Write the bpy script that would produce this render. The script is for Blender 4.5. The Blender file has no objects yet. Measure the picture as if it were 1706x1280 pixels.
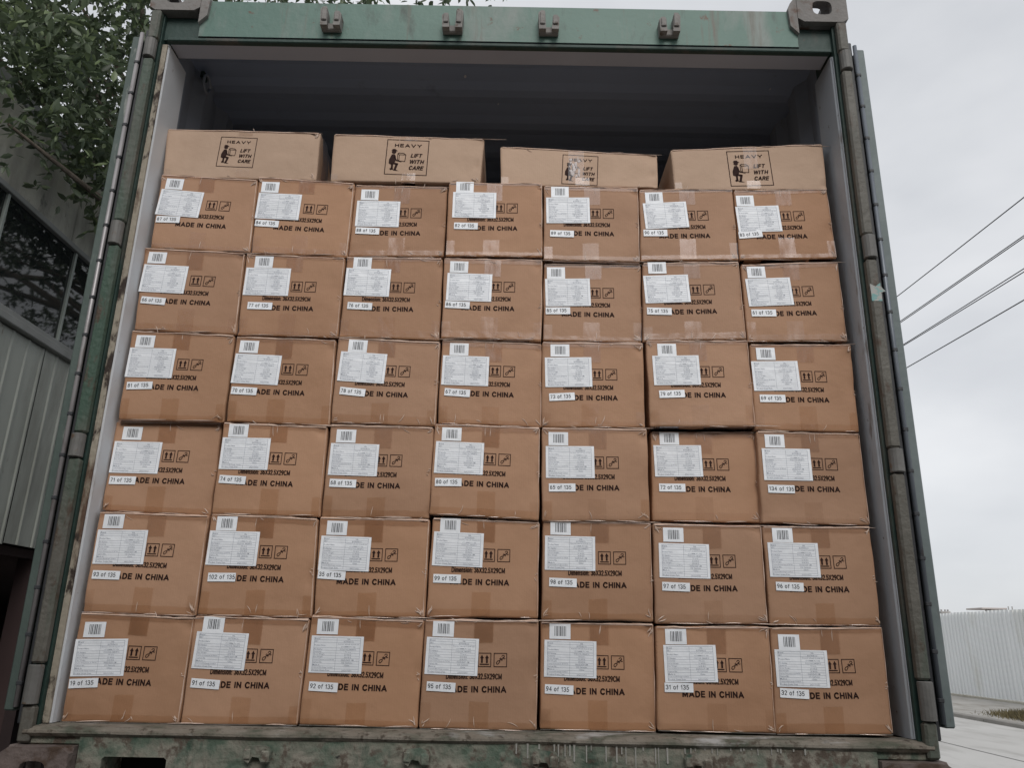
import bpy, math, random
import numpy as np
from mathutils import Vector, Matrix, noise
R = math.radians
random.seed(7)
S = bpy.context.scene
COL = S.collection

# ------------------------------------------------------------------ camera
CP = Vector((0.0727, -2.2900, 0.2450)); PITCH, ROLL, YAW, FPX = 0.31792, 0.0190, -0.00099, 1280.0
fw = Vector((math.sin(YAW)*math.cos(PITCH), math.cos(YAW)*math.cos(PITCH), math.sin(PITCH)))
rt = fw.cross(Vector((0, 0, 1))).normalized(); up = rt.cross(fw)
r2 = math.cos(ROLL)*rt + math.sin(ROLL)*up; u2 = -math.sin(ROLL)*rt + math.cos(ROLL)*up
cam = bpy.data.cameras.new('camera'); camo = bpy.data.objects.new('camera', cam); COL.objects.link(camo)
m3 = Matrix((r2, u2, -fw)).transposed()
camo.matrix_world = Matrix.Translation(CP) @ m3.to_4x4()
cam.sensor_width = 36; cam.lens = FPX/1706*36; cam.clip_start = .05; cam.clip_end = 2000
S.camera = camo

# ------------------------------------------------------------------ overcast sky and soft sun
SUN_EL, SUN_AZ = R(36), R(172)           # azimuth from +Y towards +X: behind the camera, to the right
w = bpy.data.worlds.new('World'); S.world = w; w.use_nodes = True
n = w.node_tree.nodes; l = w.node_tree.links; n.clear()
out = n.new('ShaderNodeOutputWorld'); sky = n.new('ShaderNodeTexSky'); sky.sky_type = 'NISHITA'; sky.sun_disc = False
sky.sun_elevation = SUN_EL; sky.sun_rotation = SUN_AZ
b1 = n.new('ShaderNodeBackground'); b1.inputs[1].default_value = .10; l.new(sky.outputs[0], b1.inputs[0])
tc = n.new('ShaderNodeTexCoord'); mp = n.new('ShaderNodeMapping'); mp.inputs['Scale'].default_value = (1, 1, 2.2)
nz = n.new('ShaderNodeTexNoise'); nz.inputs['Scale'].default_value = 1.9; nz.inputs['Detail'].default_value = 5; nz.inputs['Roughness'].default_value = .5
rp = n.new('ShaderNodeValToRGB'); rp.color_ramp.elements[0].position = .34; rp.color_ramp.elements[0].color = (.58, .60, .635, 1)
rp.color_ramp.elements[1].position = .66; rp.color_ramp.elements[1].color = (.82, .83, .85, 1)
b2 = n.new('ShaderNodeBackground'); b2.inputs[1].default_value = .98
mx = n.new('ShaderNodeMixShader'); mx.inputs[0].default_value = .93
l.new(tc.outputs['Generated'], mp.inputs[0]); l.new(mp.outputs[0], nz.inputs[0]); l.new(nz.outputs['Fac'], rp.inputs[0]); l.new(rp.outputs[0], b2.inputs[0])
l.new(b1.outputs[0], mx.inputs[1]); l.new(b2.outputs[0], mx.inputs[2]); l.new(mx.outputs[0], out.inputs[0])
sl = bpy.data.lights.new('sun', 'SUN'); sl.energy = 1.5; sl.angle = R(30); sl.color = (1, .97, .93)
so = bpy.data.objects.new('sun', sl); COL.objects.link(so); so.location = (6, -10, 12)
sd = Vector((math.sin(SUN_AZ)*math.cos(SUN_EL), math.cos(SUN_AZ)*math.cos(SUN_EL), math.sin(SUN_EL)))
so.rotation_euler = (-sd).to_track_quat('-Z', 'Y').to_euler()
V = S.view_settings; V.view_transform = 'Standard'; V.look = 'None'; V.gamma = 1; V.use_curve_mapping = False; V.exposure = 0.1

# ------------------------------------------------------------------ helpers
def mat(name, c1, c2=None, scale=4, rough=.7, layers=(), bump=None, metal=0, stretch=(1, 1, 1), rand=0, coat=0, spec=.5, island=0, contrast=.25):
    """procedural paint: two tones by noise, then patches (colour, scale, threshold, softness, stretch) on top"""
    m = bpy.data.materials.new(name); m.use_nodes = True
    n = m.node_tree.nodes; l = m.node_tree.links; p = n['Principled BSDF']
    g = n.new('ShaderNodeNewGeometry'); mp = n.new('ShaderNodeMapping'); mp.inputs['Scale'].default_value = stretch
    l.new(g.outputs['Position'], mp.inputs[0])
    t = n.new('ShaderNodeTexNoise'); t.inputs['Scale'].default_value = scale; t.inputs['Detail'].default_value = 6; l.new(mp.outputs[0], t.inputs[0])
    mr = n.new('ShaderNodeMapRange'); mr.inputs[1].default_value = .5-contrast; mr.inputs[2].default_value = .5+contrast; l.new(t.outputs['Fac'], mr.inputs[0])
    mxn = n.new('ShaderNodeMix'); mxn.data_type = 'RGBA'; mxn.inputs[6].default_value = (*c1, 1); mxn.inputs[7].default_value = (*(c2 or c1), 1)
    l.new(mr.outputs[0], mxn.inputs[0]); cur = mxn.outputs[2]
    for col, sc, th, soft, st in layers:
        mp2 = n.new('ShaderNodeMapping'); mp2.inputs['Scale'].default_value = st; l.new(g.outputs['Position'], mp2.inputs[0])
        t2 = n.new('ShaderNodeTexNoise'); t2.inputs['Scale'].default_value = sc; t2.inputs['Detail'].default_value = 8; t2.inputs['Roughness'].default_value = .62; l.new(mp2.outputs[0], t2.inputs[0])
        q = n.new('ShaderNodeMapRange'); q.inputs[1].default_value = th-soft; q.inputs[2].default_value = th+soft; l.new(t2.outputs['Fac'], q.inputs[0])
        m2 = n.new('ShaderNodeMix'); m2.data_type = 'RGBA'; m2.inputs[7].default_value = (*col, 1); l.new(cur, m2.inputs[6]); l.new(q.outputs[0], m2.inputs[0]); cur = m2.outputs[2]
    if rand or island:
        hs = n.new('ShaderNodeHueSaturation'); l.new(cur, hs.inputs['Color'])
        src = None
        if rand: oi = n.new('ShaderNodeObjectInfo'); src = oi.outputs['Random']
        else: src = g.outputs['Random Per Island']
        q = n.new('ShaderNodeMapRange'); q.inputs[3].default_value = 1-(rand or island); q.inputs[4].default_value = 1+(rand or island); l.new(src, q.inputs[0]); l.new(q.outputs[0], hs.inputs['Value'])
        if rand:
            q2 = n.new('ShaderNodeMath'); q2.operation = 'FRACT'; q3 = n.new('ShaderNodeMath'); q3.operation = 'MULTIPLY'; q3.inputs[1].default_value = 7.31
            l.new(src, q3.inputs[0]); l.new(q3.outputs[0], q2.inputs[0])
            q4 = n.new('ShaderNodeMapRange'); q4.inputs[3].default_value = 1-rand*.6; q4.inputs[4].default_value = 1+rand*.4; l.new(q2.outputs[0], q4.inputs[0]); l.new(q4.outputs[0], hs.inputs['Saturation'])
        cur = hs.outputs[0]
    l.new(cur, p.inputs['Base Color'])
    p.inputs['Roughness'].default_value = rough; p.inputs['Metallic'].default_value = metal; p.inputs['Specular IOR Level'].default_value = spec
    p.inputs['Coat Weight'].default_value = coat
    for bs, st in ([bump] if isinstance(bump, tuple) else (bump or [])):
        t3 = n.new('ShaderNodeTexNoise'); t3.inputs['Scale'].default_value = bs; t3.inputs['Detail'].default_value = 5; l.new(mp.outputs[0], t3.inputs[0])
        bp = n.new('ShaderNodeBump'); bp.inputs['Strength'].default_value = st; bp.inputs['Distance'].default_value = .35/bs
        l.new(t3.outputs['Fac'], bp.inputs['Height'])
        if p.inputs['Normal'].links: l.new(p.inputs['Normal'].links[0].from_socket, bp.inputs['Normal'])
        l.new(bp.outputs[0], p.inputs['Normal'])
    return m

SHEAR = .0275       # the door frame leans a little forward of the stacked cartons
class MB:
    def __init__(s): s.v = []; s.f = []
    def add(s, vs, fs):
        o = len(s.v); s.v += [tuple(v) for v in vs]; s.f += [tuple(i+o for i in f) for f in fs]; return s
    def box(s, x0, x1, y0, y1, z0, z1, bev=0):
        x0, x1 = sorted((x0, x1)); y0, y1 = sorted((y0, y1)); z0, z1 = sorted((z0, z1))
        if bev <= 0:
            return s.add([(x0,y0,z0),(x1,y0,z0),(x1,y1,z0),(x0,y1,z0),(x0,y0,z1),(x1,y0,z1),(x1,y1,z1),(x0,y1,z1)],
                         [(0,3,2,1),(4,5,6,7),(0,1,5,4),(1,2,6,5),(2,3,7,6),(3,0,4,7)])
        b = min(bev, (x1-x0)*.45, (y1-y0)*.45, (z1-z0)*.45)
        vs = []; 
        for X, sx in ((x0, 1), (x1, -1)):
            for Yy, sy in ((y0, 1), (y1, -1)):
                for Zz, sz in ((z0, 1), (z1, -1)):
                    vs += [(X, Yy+sy*b, Zz+sz*b), (X+sx*b, Yy, Zz+sz*b), (X+sx*b, Yy+sy*b, Zz)]
        def c(i, j, k, a): return ((i*2+j)*2+k)*3+a
        fs = [(c(0,0,0,0),c(0,0,1,0),c(0,1,1,0),c(0,1,0,0)),(c(1,0,0,0),c(1,1,0,0),c(1,1,1,0),c(1,0,1,0)),
              (c(0,0,0,1),c(1,0,0,1),c(1,0,1,1),c(0,0,1,1)),(c(0,1,0,1),c(0,1,1,1),c(1,1,1,1),c(1,1,0,1)),
              (c(0,0,0,2),c(0,1,0,2),c(1,1,0,2),c(1,0,0,2)),(c(0,0,1,2),c(1,0,1,2),c(1,1,1,2),c(0,1,1,2))]
        for i in (0, 1):
            for j in (0, 1):
                fs.append((c(i,j,0,0),c(i,j,0,1),c(i,j,1,1),c(i,j,1,0)) if (i+j) % 2 == 0 else (c(i,j,0,1),c(i,j,0,0),c(i,j,1,0),c(i,j,1,1)))
                fs.append((c(i,0,j,0),c(i,0,j,2),c(i,1,j,2),c(i,1,j,0)))
                fs.append((c(0,i,j,1),c(0,i,j,2),c(1,i,j,2),c(1,i,j,1)))
                for k in (0, 1): fs.append((c(i,j,k,0),c(i,j,k,1),c(i,j,k,2)))
        return s.add(vs, fs)
    def tube(s, pts, r, k=8, cap=True):
        pts = [Vector(p) for p in pts]; rr = r if isinstance(r, (list, tuple)) else [r]*len(pts); vs = []; fs = []
        for i, p in enumerate(pts):
            t = (pts[min(i+1, len(pts)-1)]-pts[max(i-1, 0)]).normalized()
            a = t.orthogonal().normalized() if i == 0 else (pa - t*pa.dot(t)).normalized(); pa = a; b = t.cross(a)
            for q in range(k): an = 2*math.pi*q/k; vs.append(p+(a*math.cos(an)+b*math.sin(an))*rr[i])
        for i in range(len(pts)-1):
            for q in range(k): fs.append((i*k+q, i*k+(q+1) % k, (i+1)*k+(q+1) % k, (i+1)*k+q))
        if cap: fs += [tuple(range(k))[::-1], tuple((len(pts)-1)*k+q for q in range(k))]
        return s.add(vs, fs)
    def strip(s, prof, a, b, axis):
        """open profile [(p,q)..] swept from a to b along an axis ('x': (a,p,q); 'y': (p,a,q); 'z': (p,q,a))"""
        k = len(prof); mk = {'x': lambda t, p: (t, p[0], p[1]), 'y': lambda t, p: (p[0], t, p[1]), 'z': lambda t, p: (p[0], p[1], t)}[axis]
        return s.add([mk(a, p) for p in prof]+[mk(b, p) for p in prof], [(i, i+1, k+i+1, k+i) for i in range(k-1)])
    def prism(s, poly, a, b, axis):
        k = len(poly); mk = {'x': lambda t, p: (t, p[0], p[1]), 'y': lambda t, p: (p[0], t, p[1]), 'z': lambda t, p: (p[0], p[1], t)}[axis]
        return s.add([mk(a, p) for p in poly]+[mk(b, p) for p in poly],
                     [(i, (i+1) % k, k+(i+1) % k, k+i) for i in range(k)]+[tuple(range(k))[::-1], tuple(range(k, 2*k))])
    def mesh(s, name, smooth=False):
        me = bpy.data.meshes.new(name); me.from_pydata(s.v, [], s.f); me.update()
        if smooth: me.polygons.foreach_set('use_smooth', [True]*len(me.polygons))
        return me
    def build(s, name, m, parent=None, loc=None, shear=False, smooth=False, fixn=True):
        if shear: s.v = [(x, y-SHEAR*z, z) for x, y, z in s.v]
        me = s.mesh(name, smooth)
        if fixn:
            import bmesh
            bm = bmesh.new(); bm.from_mesh(me); bmesh.ops.recalc_face_normals(bm, faces=bm.faces); bm.to_mesh(me); bm.free()
        return link(name, me, m, parent, loc)
def link(name, me, m=None, parent=None, loc=None):
    o = bpy.data.objects.new(name, me); COL.objects.link(o)
    if m and not me.materials: me.materials.append(m)
    if parent:
        o.parent = parent
    if loc: o.location = loc
    return o
def empty(name, loc=(0, 0, 0)):
    o = bpy.data.objects.new(name, None); COL.objects.link(o); o.location = loc; o.empty_display_size = .1; return o
def tag(o, label=None, cat=None, group=None, kind=None):
    if label: o['label'] = label
    if cat: o['category'] = cat
    if group: o['group'] = group
    if kind: o['kind'] = kind
    return o

# ------------------------------------------------------------------ the setting
G = -1.35
m_ground = mat('ground_earth', (.20, .195, .185), (.27, .265, .25), 1.2, .95, bump=(20, .3))
m_road = mat('road_concrete', (.43, .42, .40), (.52, .51, .49), .5, .85, layers=[((.33, .32, .30), 2.2, .62, .14, (1, .25, 1))], bump=(60, .15))
m_pave = mat('pavement_concrete', (.30, .285, .26), (.40, .385, .36), 1.4, .9, layers=[((.22, .2, .17), 3, .6, .12, (1, .4, 1))], bump=(40, .3))
m_kerb = mat('kerb_stone', (.20, .19, .175), (.30, .285, .26), 3, .9, bump=(30, .3))
m_tar = mat('tar', (.05, .048, .045), (.08, .075, .07), 5, .8)
tag(MB().add([(-600,-600,G-.012),(600,-600,G-.012),(600,900,G-.012),(-600,900,G-.012)], [(0,1,2,3)]).build('ground', m_ground), kind='structure')
tag(MB().add([(4.2,-60,G),(10.55,-60,G),(10.55,160,G),(4.2,160,G)], [(0,1,2,3)]).build('road', m_road), kind='structure')
KH = .085
pv = tag(MB().add([(10.72,-60,G+KH-.004),(40,-60,G+KH-.004),(40,160,G+KH-.004),(10.72,160,G+KH-.004)], [(0,1,2,3)]).build('pavement', m_pave), kind='structure')
kb = tag(empty('kerb', (10.55, 18, G)), kind='structure')
for i in range(26):
    y = -6+i*2.0-18
    MB().box(0, .17, y+.008, y+1.992, -.05, KH+random.uniform(-.004, .006), .015).build('kerb_stone', m_kerb, kb)
mb = MB(); pts = []
for i in range(60):
    y = -8+i*1.2; pts.append((7.6+.05*noise.noise((0, y*.4, 3))+.02*noise.noise((0, y*2, 9)), y))
for i in range(59):
    (a, ya), (b, yb) = pts[i], pts[i+1]; mb.add([(a-.012, ya, G+.004), (a+.012, ya, G+.004), (b+.012, yb, G+.004), (b-.012, yb, G+.004)], [(0, 1, 2, 3)])
tag(mb.build('road_joint', m_tar), kind='structure')

# weeds on the pavement
m_grass = mat('dry_grass', (.10, .085, .04), (.15, .12, .06), 8, .8, island=.4)
mb = MB()
for i in range(4200):
    a = random.gauss(0, 1); b = random.gauss(0, 1); x = 11.55+.25*a; y = 15.2+.85*b
    if y > 17.3 or x > 13 or x < 10.8: continue
    h = random.uniform(.08, .27)*math.exp(-.12*(a*a+b*b)); t = random.uniform(0, 6.28); lx, ly = random.gauss(0, .05), random.gauss(0, .05); wx, wy = .008*math.cos(t), .008*math.sin(t)
    z = G+KH-.006; mb.add([(x-wx, y-wy, z), (x+wx, y+wy, z), (x+lx*.5+wx*.7, y+ly*.5+wy*.7, z+h*.6), (x+lx, y+ly, z+h), (x+lx*.5-wx*.7, y+ly*.5-wy*.7, z+h*.6)], [(0, 1, 2, 3, 4)])
tag(mb.build('weeds', m_grass, fixn=False), 'low dry weeds growing on the pavement before the white fence', 'weeds', kind='stuff')

# white ribbed hoarding along the far pavement
m_fence = mat('fence_sheet', (.74, .76, .76), (.79, .81, .81), .8, .5, layers=[((.62, .62, .57), 1.3, .64, .12, (1, 1, .25)), ((.5, .47, .38), 5, .72, .05, (1, 1, .15))])
m_fencebase = mat('fence_rail', (.34, .32, .26), (.45, .43, .36), 4, .8)
FX = 14.25; fz0, fz1 = G+KH, 1.215
fe = tag(empty('hoarding_fence', (FX, 23, fz0)), 'long white ribbed sheet metal fence along the far pavement', 'fence')
prof = []
for k in range(5):
    b = k*.19; prof += [(0, b), (0, b+.10), (-.035, b+.118), (-.035, b+.165), (0, b+.183)]
prof.append((0, .95)); H_ = fz1-fz0
mb = MB(); k = len(prof)
mb.add([(x, y, .05) for x, y in prof]+[(x, y, H_) for x, y in prof]+[(x+.004, y, .05) for x, y in prof]+[(x+.004, y, H_) for x, y in prof],
       [(i, i+1, k+i+1, k+i) for i in range(k-1)]+[(2*k+i, 3*k+i, 3*k+i+1, 2*k+i+1) for i in range(k-1)]+[(k+i, k+i+1, 3*k+i+1, 3*k+i) for i in range(k-1)])
me = mb.mesh('fence_sheet'); me.materials.append(m_fence)
for i in range(46):
    o = link('sheet', me, None, fe, (random.uniform(-.006, .006), -14+i*.95, random.uniform(-.012, .012)+.012*math.sin(i*.6)))
MB().box(-.06, .05, -14, 29.7, -.01, .048, .008).build('base_rail', m_fencebase, fe)
for z in (.5, 1.9): MB().box(.006, .05, -14, 29.7, z, z+.05).build('rail', m_fencebase, fe)

# things that show over the fence
m_far = mat('far_steel', (.30, .29, .28), (.38, .37, .36), 3, .7)
m_farroof = mat('far_roof', (.45, .40, .38), (.5, .46, .44), 3, .7)
def upx(x, y, Yv):
    d = fw + r2*((x-853)/FPX) - u2*((y-640)/FPX); t = (Yv-CP.y)/d.y; return CP+d*t
a = upx(1622, 1013.5, 44); b = upx(1664, 1015.5, 44)
cn = tag(empty('far_canopy', ((a.x+b.x)/2, 44, G)), 'small flat canopy roof on thin posts showing above the white fence', 'canopy')
hw = (b.x-a.x)/2; zt = a.z-G
MB().box(-hw, hw, -.8, .8, zt-.09, zt, .02).build('roof', m_farroof, cn)
for x in (-hw*.45, -hw*.2, hw*.75):
    MB().box(x-.05, x+.05, -.6, -.5, 0, zt-.092).build('post', m_far, cn)
for (px, py, lab) in ((1574, 1018, 'dark rooftop bracket above the fence right beside the container door'), (1683, 1014, 'pair of thin upright rods showing above the white fence')):
    c = upx(px, py, 44); r_ = tag(empty('far_rooftop_fitting', (c.x, 44, G)), lab, 'roof fitting')
    zt = c.z-G
    if px < 1600:
        MB().box(-.28, .28, -.1, .1, zt-.16, zt-.04, .02).build('bracket_bar', m_far, r_)
        for dx in (-.2, .02, .18): MB().box(dx-.03, dx+.03, -.05, .05, 0, zt+.06).build('upright', m_far, r_)
    else:
        for dx in (-.12, .1): MB().tube([(dx, 0, 0), (dx+.02, 0, zt+.1)], .03, 6).build('upright', m_far, r_)

# overhead wires on the right
m_wire = mat('wire', (.03, .03, .032), (.05, .05, .05), 5, .6)
WIRES = [((7, 10.382, 6.221), (7, 6.837, 6.067), 'topmost single overhead wire in the sky right of the container'),
         ((7, 10.415, 5.712), (7, 6.995, 5.532), 'lower strand of the upper pair of overhead wires'),
         ((7, 10.409, 5.739), (7, 6.989, 5.559), 'upper strand of the upper pair of overhead wires'),
         ((7, 10.429, 5.292), (7, 7.119, 5.121), 'upper strand of the lower pair of overhead wires'),
         ((7, 10.435, 5.271), (7, 7.132, 5.077), 'lower strand of the lower pair of overhead wires'),
         ((7, 10.425, 4.855), (7, 7.242, 4.708), 'lowest single overhead wire, nearest the fence')]
for i, (a, b, lab) in enumerate(WIRES):
    A, B_ = Vector(a), Vector(b); s0 = (A.z-B_.z)/(A.y-B_.y); pts = []
    for k in range(40):
        y = -14+k*1.5; d = y-8.6; z = (A.z+B_.z)/2+s0*d+.0009*d*d
        pts.append((7, y, z))
    tag(MB().tube(pts, .0085 if i in (0, 5) else .0075, 6).build('overhead_wire', m_wire, smooth=True), lab, 'wire', 'overhead wires on the right')

# ------------------------------------------------------------------ shed beside the container
m_sheet = mat('shed_sheet', (.32, .335, .30), (.38, .395, .355), 1.2, .6, layers=[((.16, .16, .135), 2.2, .58, .12, (1, 1, .25)), ((.13, .09, .06), 9, .70, .04, (1, 1, .3))])
m_fascia = mat('shed_fascia', (.36, .35, .295), (.45, .44, .375), 1.5, .85, layers=[((.16, .16, .14), 2.2, .54, .14, (1, 1.6, .5)), ((.08, .08, .07), 7, .68, .05, (1, 1, .5))], bump=(30, .4))
m_frame = mat('window_frame', (.20, .225, .205), (.27, .295, .27), 5, .5)
m_dark = mat('shed_inside', (.045, .027, .027), (.065, .040, .038), 2, .95)
m_rail = mat('sill_rail', (.17, .175, .165), (.24, .245, .235), 4, .6)
glass = bpy.data.materials.new('window_glass'); glass.use_nodes = True; p = glass.node_tree.nodes['Principled BSDF']
p.inputs['Base Color'].default_value = (.012, .014, .014, 1); p.inputs['Roughness'].default_value = .03; p.inputs['Specular IOR Level'].default_value = .6
SX = -3.2; sh = tag(empty('factory_shed', (SX, 5, G)), 'grey sheet clad factory shed with a dark window strip left of the container', 'shed')
zz = lambda z: z-G
prof = []
for k in range(4):
    b = k*.165; prof += [(0, b), (0, b+.125), (.009, b+.134), (.009, b+.147), (0, b+.158)]
prof.append((0, .66)); k = len(prof)
mb = MB().add([(x, y, zz(.758)) for x, y in prof]+[(x, y, zz(2.10)) for x, y in prof]+[(x-.01, y, zz(.758)) for x, y in prof], [(i, i+1, k+i+1, k+i) for i in range(k-1)]+[(2*k+i, 2*k+i+1, i+1, i) for i in range(k-1)])
me = mb.mesh('wall_sheet'); me.materials.append(m_sheet)
for i in range(24): link('sheet', me, None, sh, (random.uniform(-.004, .004), -6.2+i*.66, random.uniform(-.006, .006)))
MB().box(-.05, .045, -6.2, 9.64, zz(2.101), zz(2.155), .006).build('sill_rail', m_rail, sh)
MB().box(-.05, .02, -6.2, 9.64, zz(2.156), zz(2.2), .004).build('window_sill', m_rail, sh)
for i in range(20):
    y0 = 2.05-.81*10+i*.81-5
    MB().box(-.03, .012, y0-.012, y0+.012, zz(2.201), zz(2.90), .003).build('mullion', m_frame, sh)
    if i < 19: MB().box(-.012, -.006, y0+.013, y0+.797, zz(2.201), zz(2.90)).build('pane', glass, sh)
MB().box(-.05, .03, -6.2, 9.64, zz(2.901), zz(2.94), .004).build('window_head', m_rail, sh)
for i in range(8): MB().box(-.12, .012+random.uniform(0, .006), -6.2+i*1.98, -6.2+i*1.98+1.972, zz(2.941), zz(3.52), .006).build('fascia_panel', m_fascia, sh)
MB().box(-8, .02, -6.3, 9.8, zz(3.521), zz(3.62), .01).build('roof', m_rail, sh)
MB().box(-8, -7.8, -6.2, 9.64, 0, zz(3.52)).build('back_wall', m_dark, sh)
for y in (-6.2, 9.5): MB().box(-7.79, -.05, y, y+.14, 0, zz(3.52)).build('end_wall', m_dark, sh)
MB().box(-7.79, -.06, -6.05, 9.49, zz(.70), zz(.757)).build('loft_floor', m_dark, sh)
MB().box(-7.79, .0, -6.05, 9.49, .0, .012).build('slab', m_dark, sh)
for i in range(5):
    y = -5.4+i*3.6; MB().box(-.16, -.03, y, y+.14, .013, zz(.699), .006).build('column', m_dark, sh)

# unseen wall added behind the camera to shade the lower cartons
m_wall = mat('shade_wall_render', (.20, .19, .175), (.28, .265, .245), 1.2, .9, layers=[((.14, .13, .115), 2, .58, .12, (1, 1, .4))], bump=(20, .3))
yw = tag(empty('shade_wall', (-.5, -4.9, G)), 'added unseen grey wall behind the camera, shading the lower cartons', 'wall')
for i in range(6): MB().box(-7.5+i*2.4, -5.105+i*2.4, -.12, .12, 0, 4.1, .01).build('wall_bay', m_wall, yw)
MB().box(-7.6, 7.0, -.18, .18, 4.101, 4.18, .01).build('coping', m_wall, yw)

# ------------------------------------------------------------------ shipping container
I1 = (1, 1, 1)
m_green = mat('faded_green_paint', (.085, .165, .135), (.12, .205, .17), 2.5, .55, layers=[((.20, .235, .215), 6, .60, .09, (1, 1, .35)), ((.06, .085, .07), 9, .62, .06, (1, 1, .3)), ((.12, .075, .05), 16, .67, .03, I1), ((.13, .12, .095), 5, .66, .06, (3, 1, .25))], bump=(40, .2))
m_sill = mat('weathered_green_sill', (.085, .125, .09), (.13, .165, .125), 9, .75, layers=[((.27, .25, .205), 11, .48, .10, (1, 1, 1.2)), ((.055, .09, .065), 16, .60, .08, (1.4, 1, .7)), ((.11, .085, .065), 22, .57, .04, I1), ((.03, .028, .025), 42, .69, .03, I1)], bump=[(14, .7), (55, .7)])
m_lip = mat('worn_threshold', (.16, .135, .105), (.24, .215, .18), 16, .8, layers=[((.085, .09, .065), 16, .54, .08, (.5, 1, 1)), ((.07, .055, .04), 38, .60, .05, I1), ((.36, .35, .335), 9, .62, .05, (.5, 1, 1))], bump=[(20, .6), (70, .6)])
m_post = mat('dark_green_post', (.016, .040, .033), (.028, .060, .050), 6, .6, layers=[((.075, .07, .058), 7, .64, .08, (1, 1, .35)), ((.07, .04, .025), 24, .68, .03, I1)], bump=(40, .3))
m_bar = mat('olive_hinge_post', (.085, .08, .066), (.13, .122, .104), 9, .6, layers=[((.045, .085, .06), 4.5, .55, .08, (1, 1, .22)), ((.07, .045, .03), 26, .62, .05, (1, 1, .4))], bump=(60, .6))
m_rust = mat('rusty_flange', (.30, .26, .20), (.36, .32, .26), 9, .75, layers=[((.11, .065, .042), 12, .56, .05, (1, 1, .3)), ((.035, .022, .016), 22, .57, .04, (1, 1, .5))], bump=(50, .6))
m_inner = mat('inner_paint_lit', (.56, .58, .60), (.63, .65, .67), 3, .55, layers=[((.40, .38, .37), 12, .66, .05, (1, 1, .25)), ((.2, .15, .12), 36, .70, .03, I1)], bump=(12, .1))  # left inner face: same paint as the right, made paler for its light
m_innerR = mat('inner_paint_shaded', (.37, .40, .435), (.43, .46, .495), 3, .6, layers=[((.20, .18, .17), 12, .65, .04, (1, 1, .25)), ((.50, .53, .57), 5, .64, .06, (1, 1, .2)), ((.12, .09, .07), 40, .70, .03, I1)], bump=(12, .15))  # right inner face: same paint as the left, darkened for its shade
m_inside = mat('container_inside', (.27, .35, .49), (.31, .39, .53), 2.2, .8, layers=[((.20, .26, .35), 8, .70, .06, I1)])
m_wallin = mat('container_side_paint', (.20, .235, .29), (.27, .305, .36), 3, .7, layers=[((.13, .11, .10), 9, .64, .05, (1, 1, .4)), ((.36, .38, .42), 5, .66, .05, (1, 1, .3))])
m_under = mat('header_underside', (.42, .445, .51), (.48, .505, .57), 3, .7)
m_cast = mat('corner_casting', (.165, .155, .145), (.245, .23, .22), 10, .75, layers=[((.12, .075, .055), 14, .6, .06, I1)], bump=(60, .5))
m_castb = mat('rusty_casting', (.125, .095, .085), (.19, .15, .135), 12, .8, layers=[((.08, .05, .035), 16, .56, .06, I1), ((.2, .17, .14), 9, .64, .05, I1)], bump=[(16, .5), (60, .6)])
m_lug = mat('worn_bracket', (.17, .16, .15), (.27, .255, .24), 12, .7, layers=[((.1, .07, .05), 25, .62, .05, I1)], bump=(60, .5))
m_knuck = mat('hinge_knuckle', (.11, .108, .10), (.165, .16, .152), 12, .6, layers=[((.12, .08, .05), 30, .64, .04, I1)], bump=(60, .3))
m_dooredge = mat('door_edge_paint', (.115, .145, .145), (.165, .195, .195), 5, .55, layers=[((.1, .09, .08), 26, .69, .03, (1, 1, .4))], bump=(40, .2))
m_dooredgeL = mat('door_edge_green', (.055, .080, .070), (.095, .125, .112), 5, .55, layers=[((.26, .27, .25), 18, .66, .05, (1, 1, .3))], bump=(40, .2))
m_gasket = mat('gasket_rubber', (.030, .032, .036), (.045, .047, .052), 8, .55)
m_strap = mat('gasket_strip', (.30, .28, .285), (.40, .38, .385), 9, .4, layers=[((.16, .12, .1), 14, .64, .06, (1, 1, .4))], metal=.3)
m_strapR = mat('gasket_strip_dark', (.11, .125, .15), (.17, .19, .215), 9, .4, layers=[((.08, .07, .07), 14, .64, .06, (1, 1, .4))], metal=.2)
m_wood = mat('floor_wood', (.10, .07, .045), (.15, .105, .07), 5, .8, stretch=(6, .4, 1))
m_drip = mat('dripped_white_paint', (.30, .295, .265), (.40, .39, .36), 14, .7, bump=(60, .4))

ct = tag(empty('shipping_container', (0, 3, -.17)), 'weathered green shipping container with open doors, packed with cartons', 'container')
OFF = Vector((0, 3, -.17))
def part(mb, name, m, parent=None, shear=True, smooth=False):
    """container pieces are drawn in world metres, then hung on the container"""
    if shear: mb.v = [(x, y-SHEAR*z, z) for x, y, z in mb.v]
    if parent is None: mb.v = [(x, y-3, z+.17) for x, y, z in mb.v]
    else: mb.v = [(x, y-3, z+.17) for x, y, z in mb.v]
    return mb.build(name, m, parent or ct, smooth=smooth)

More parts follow.
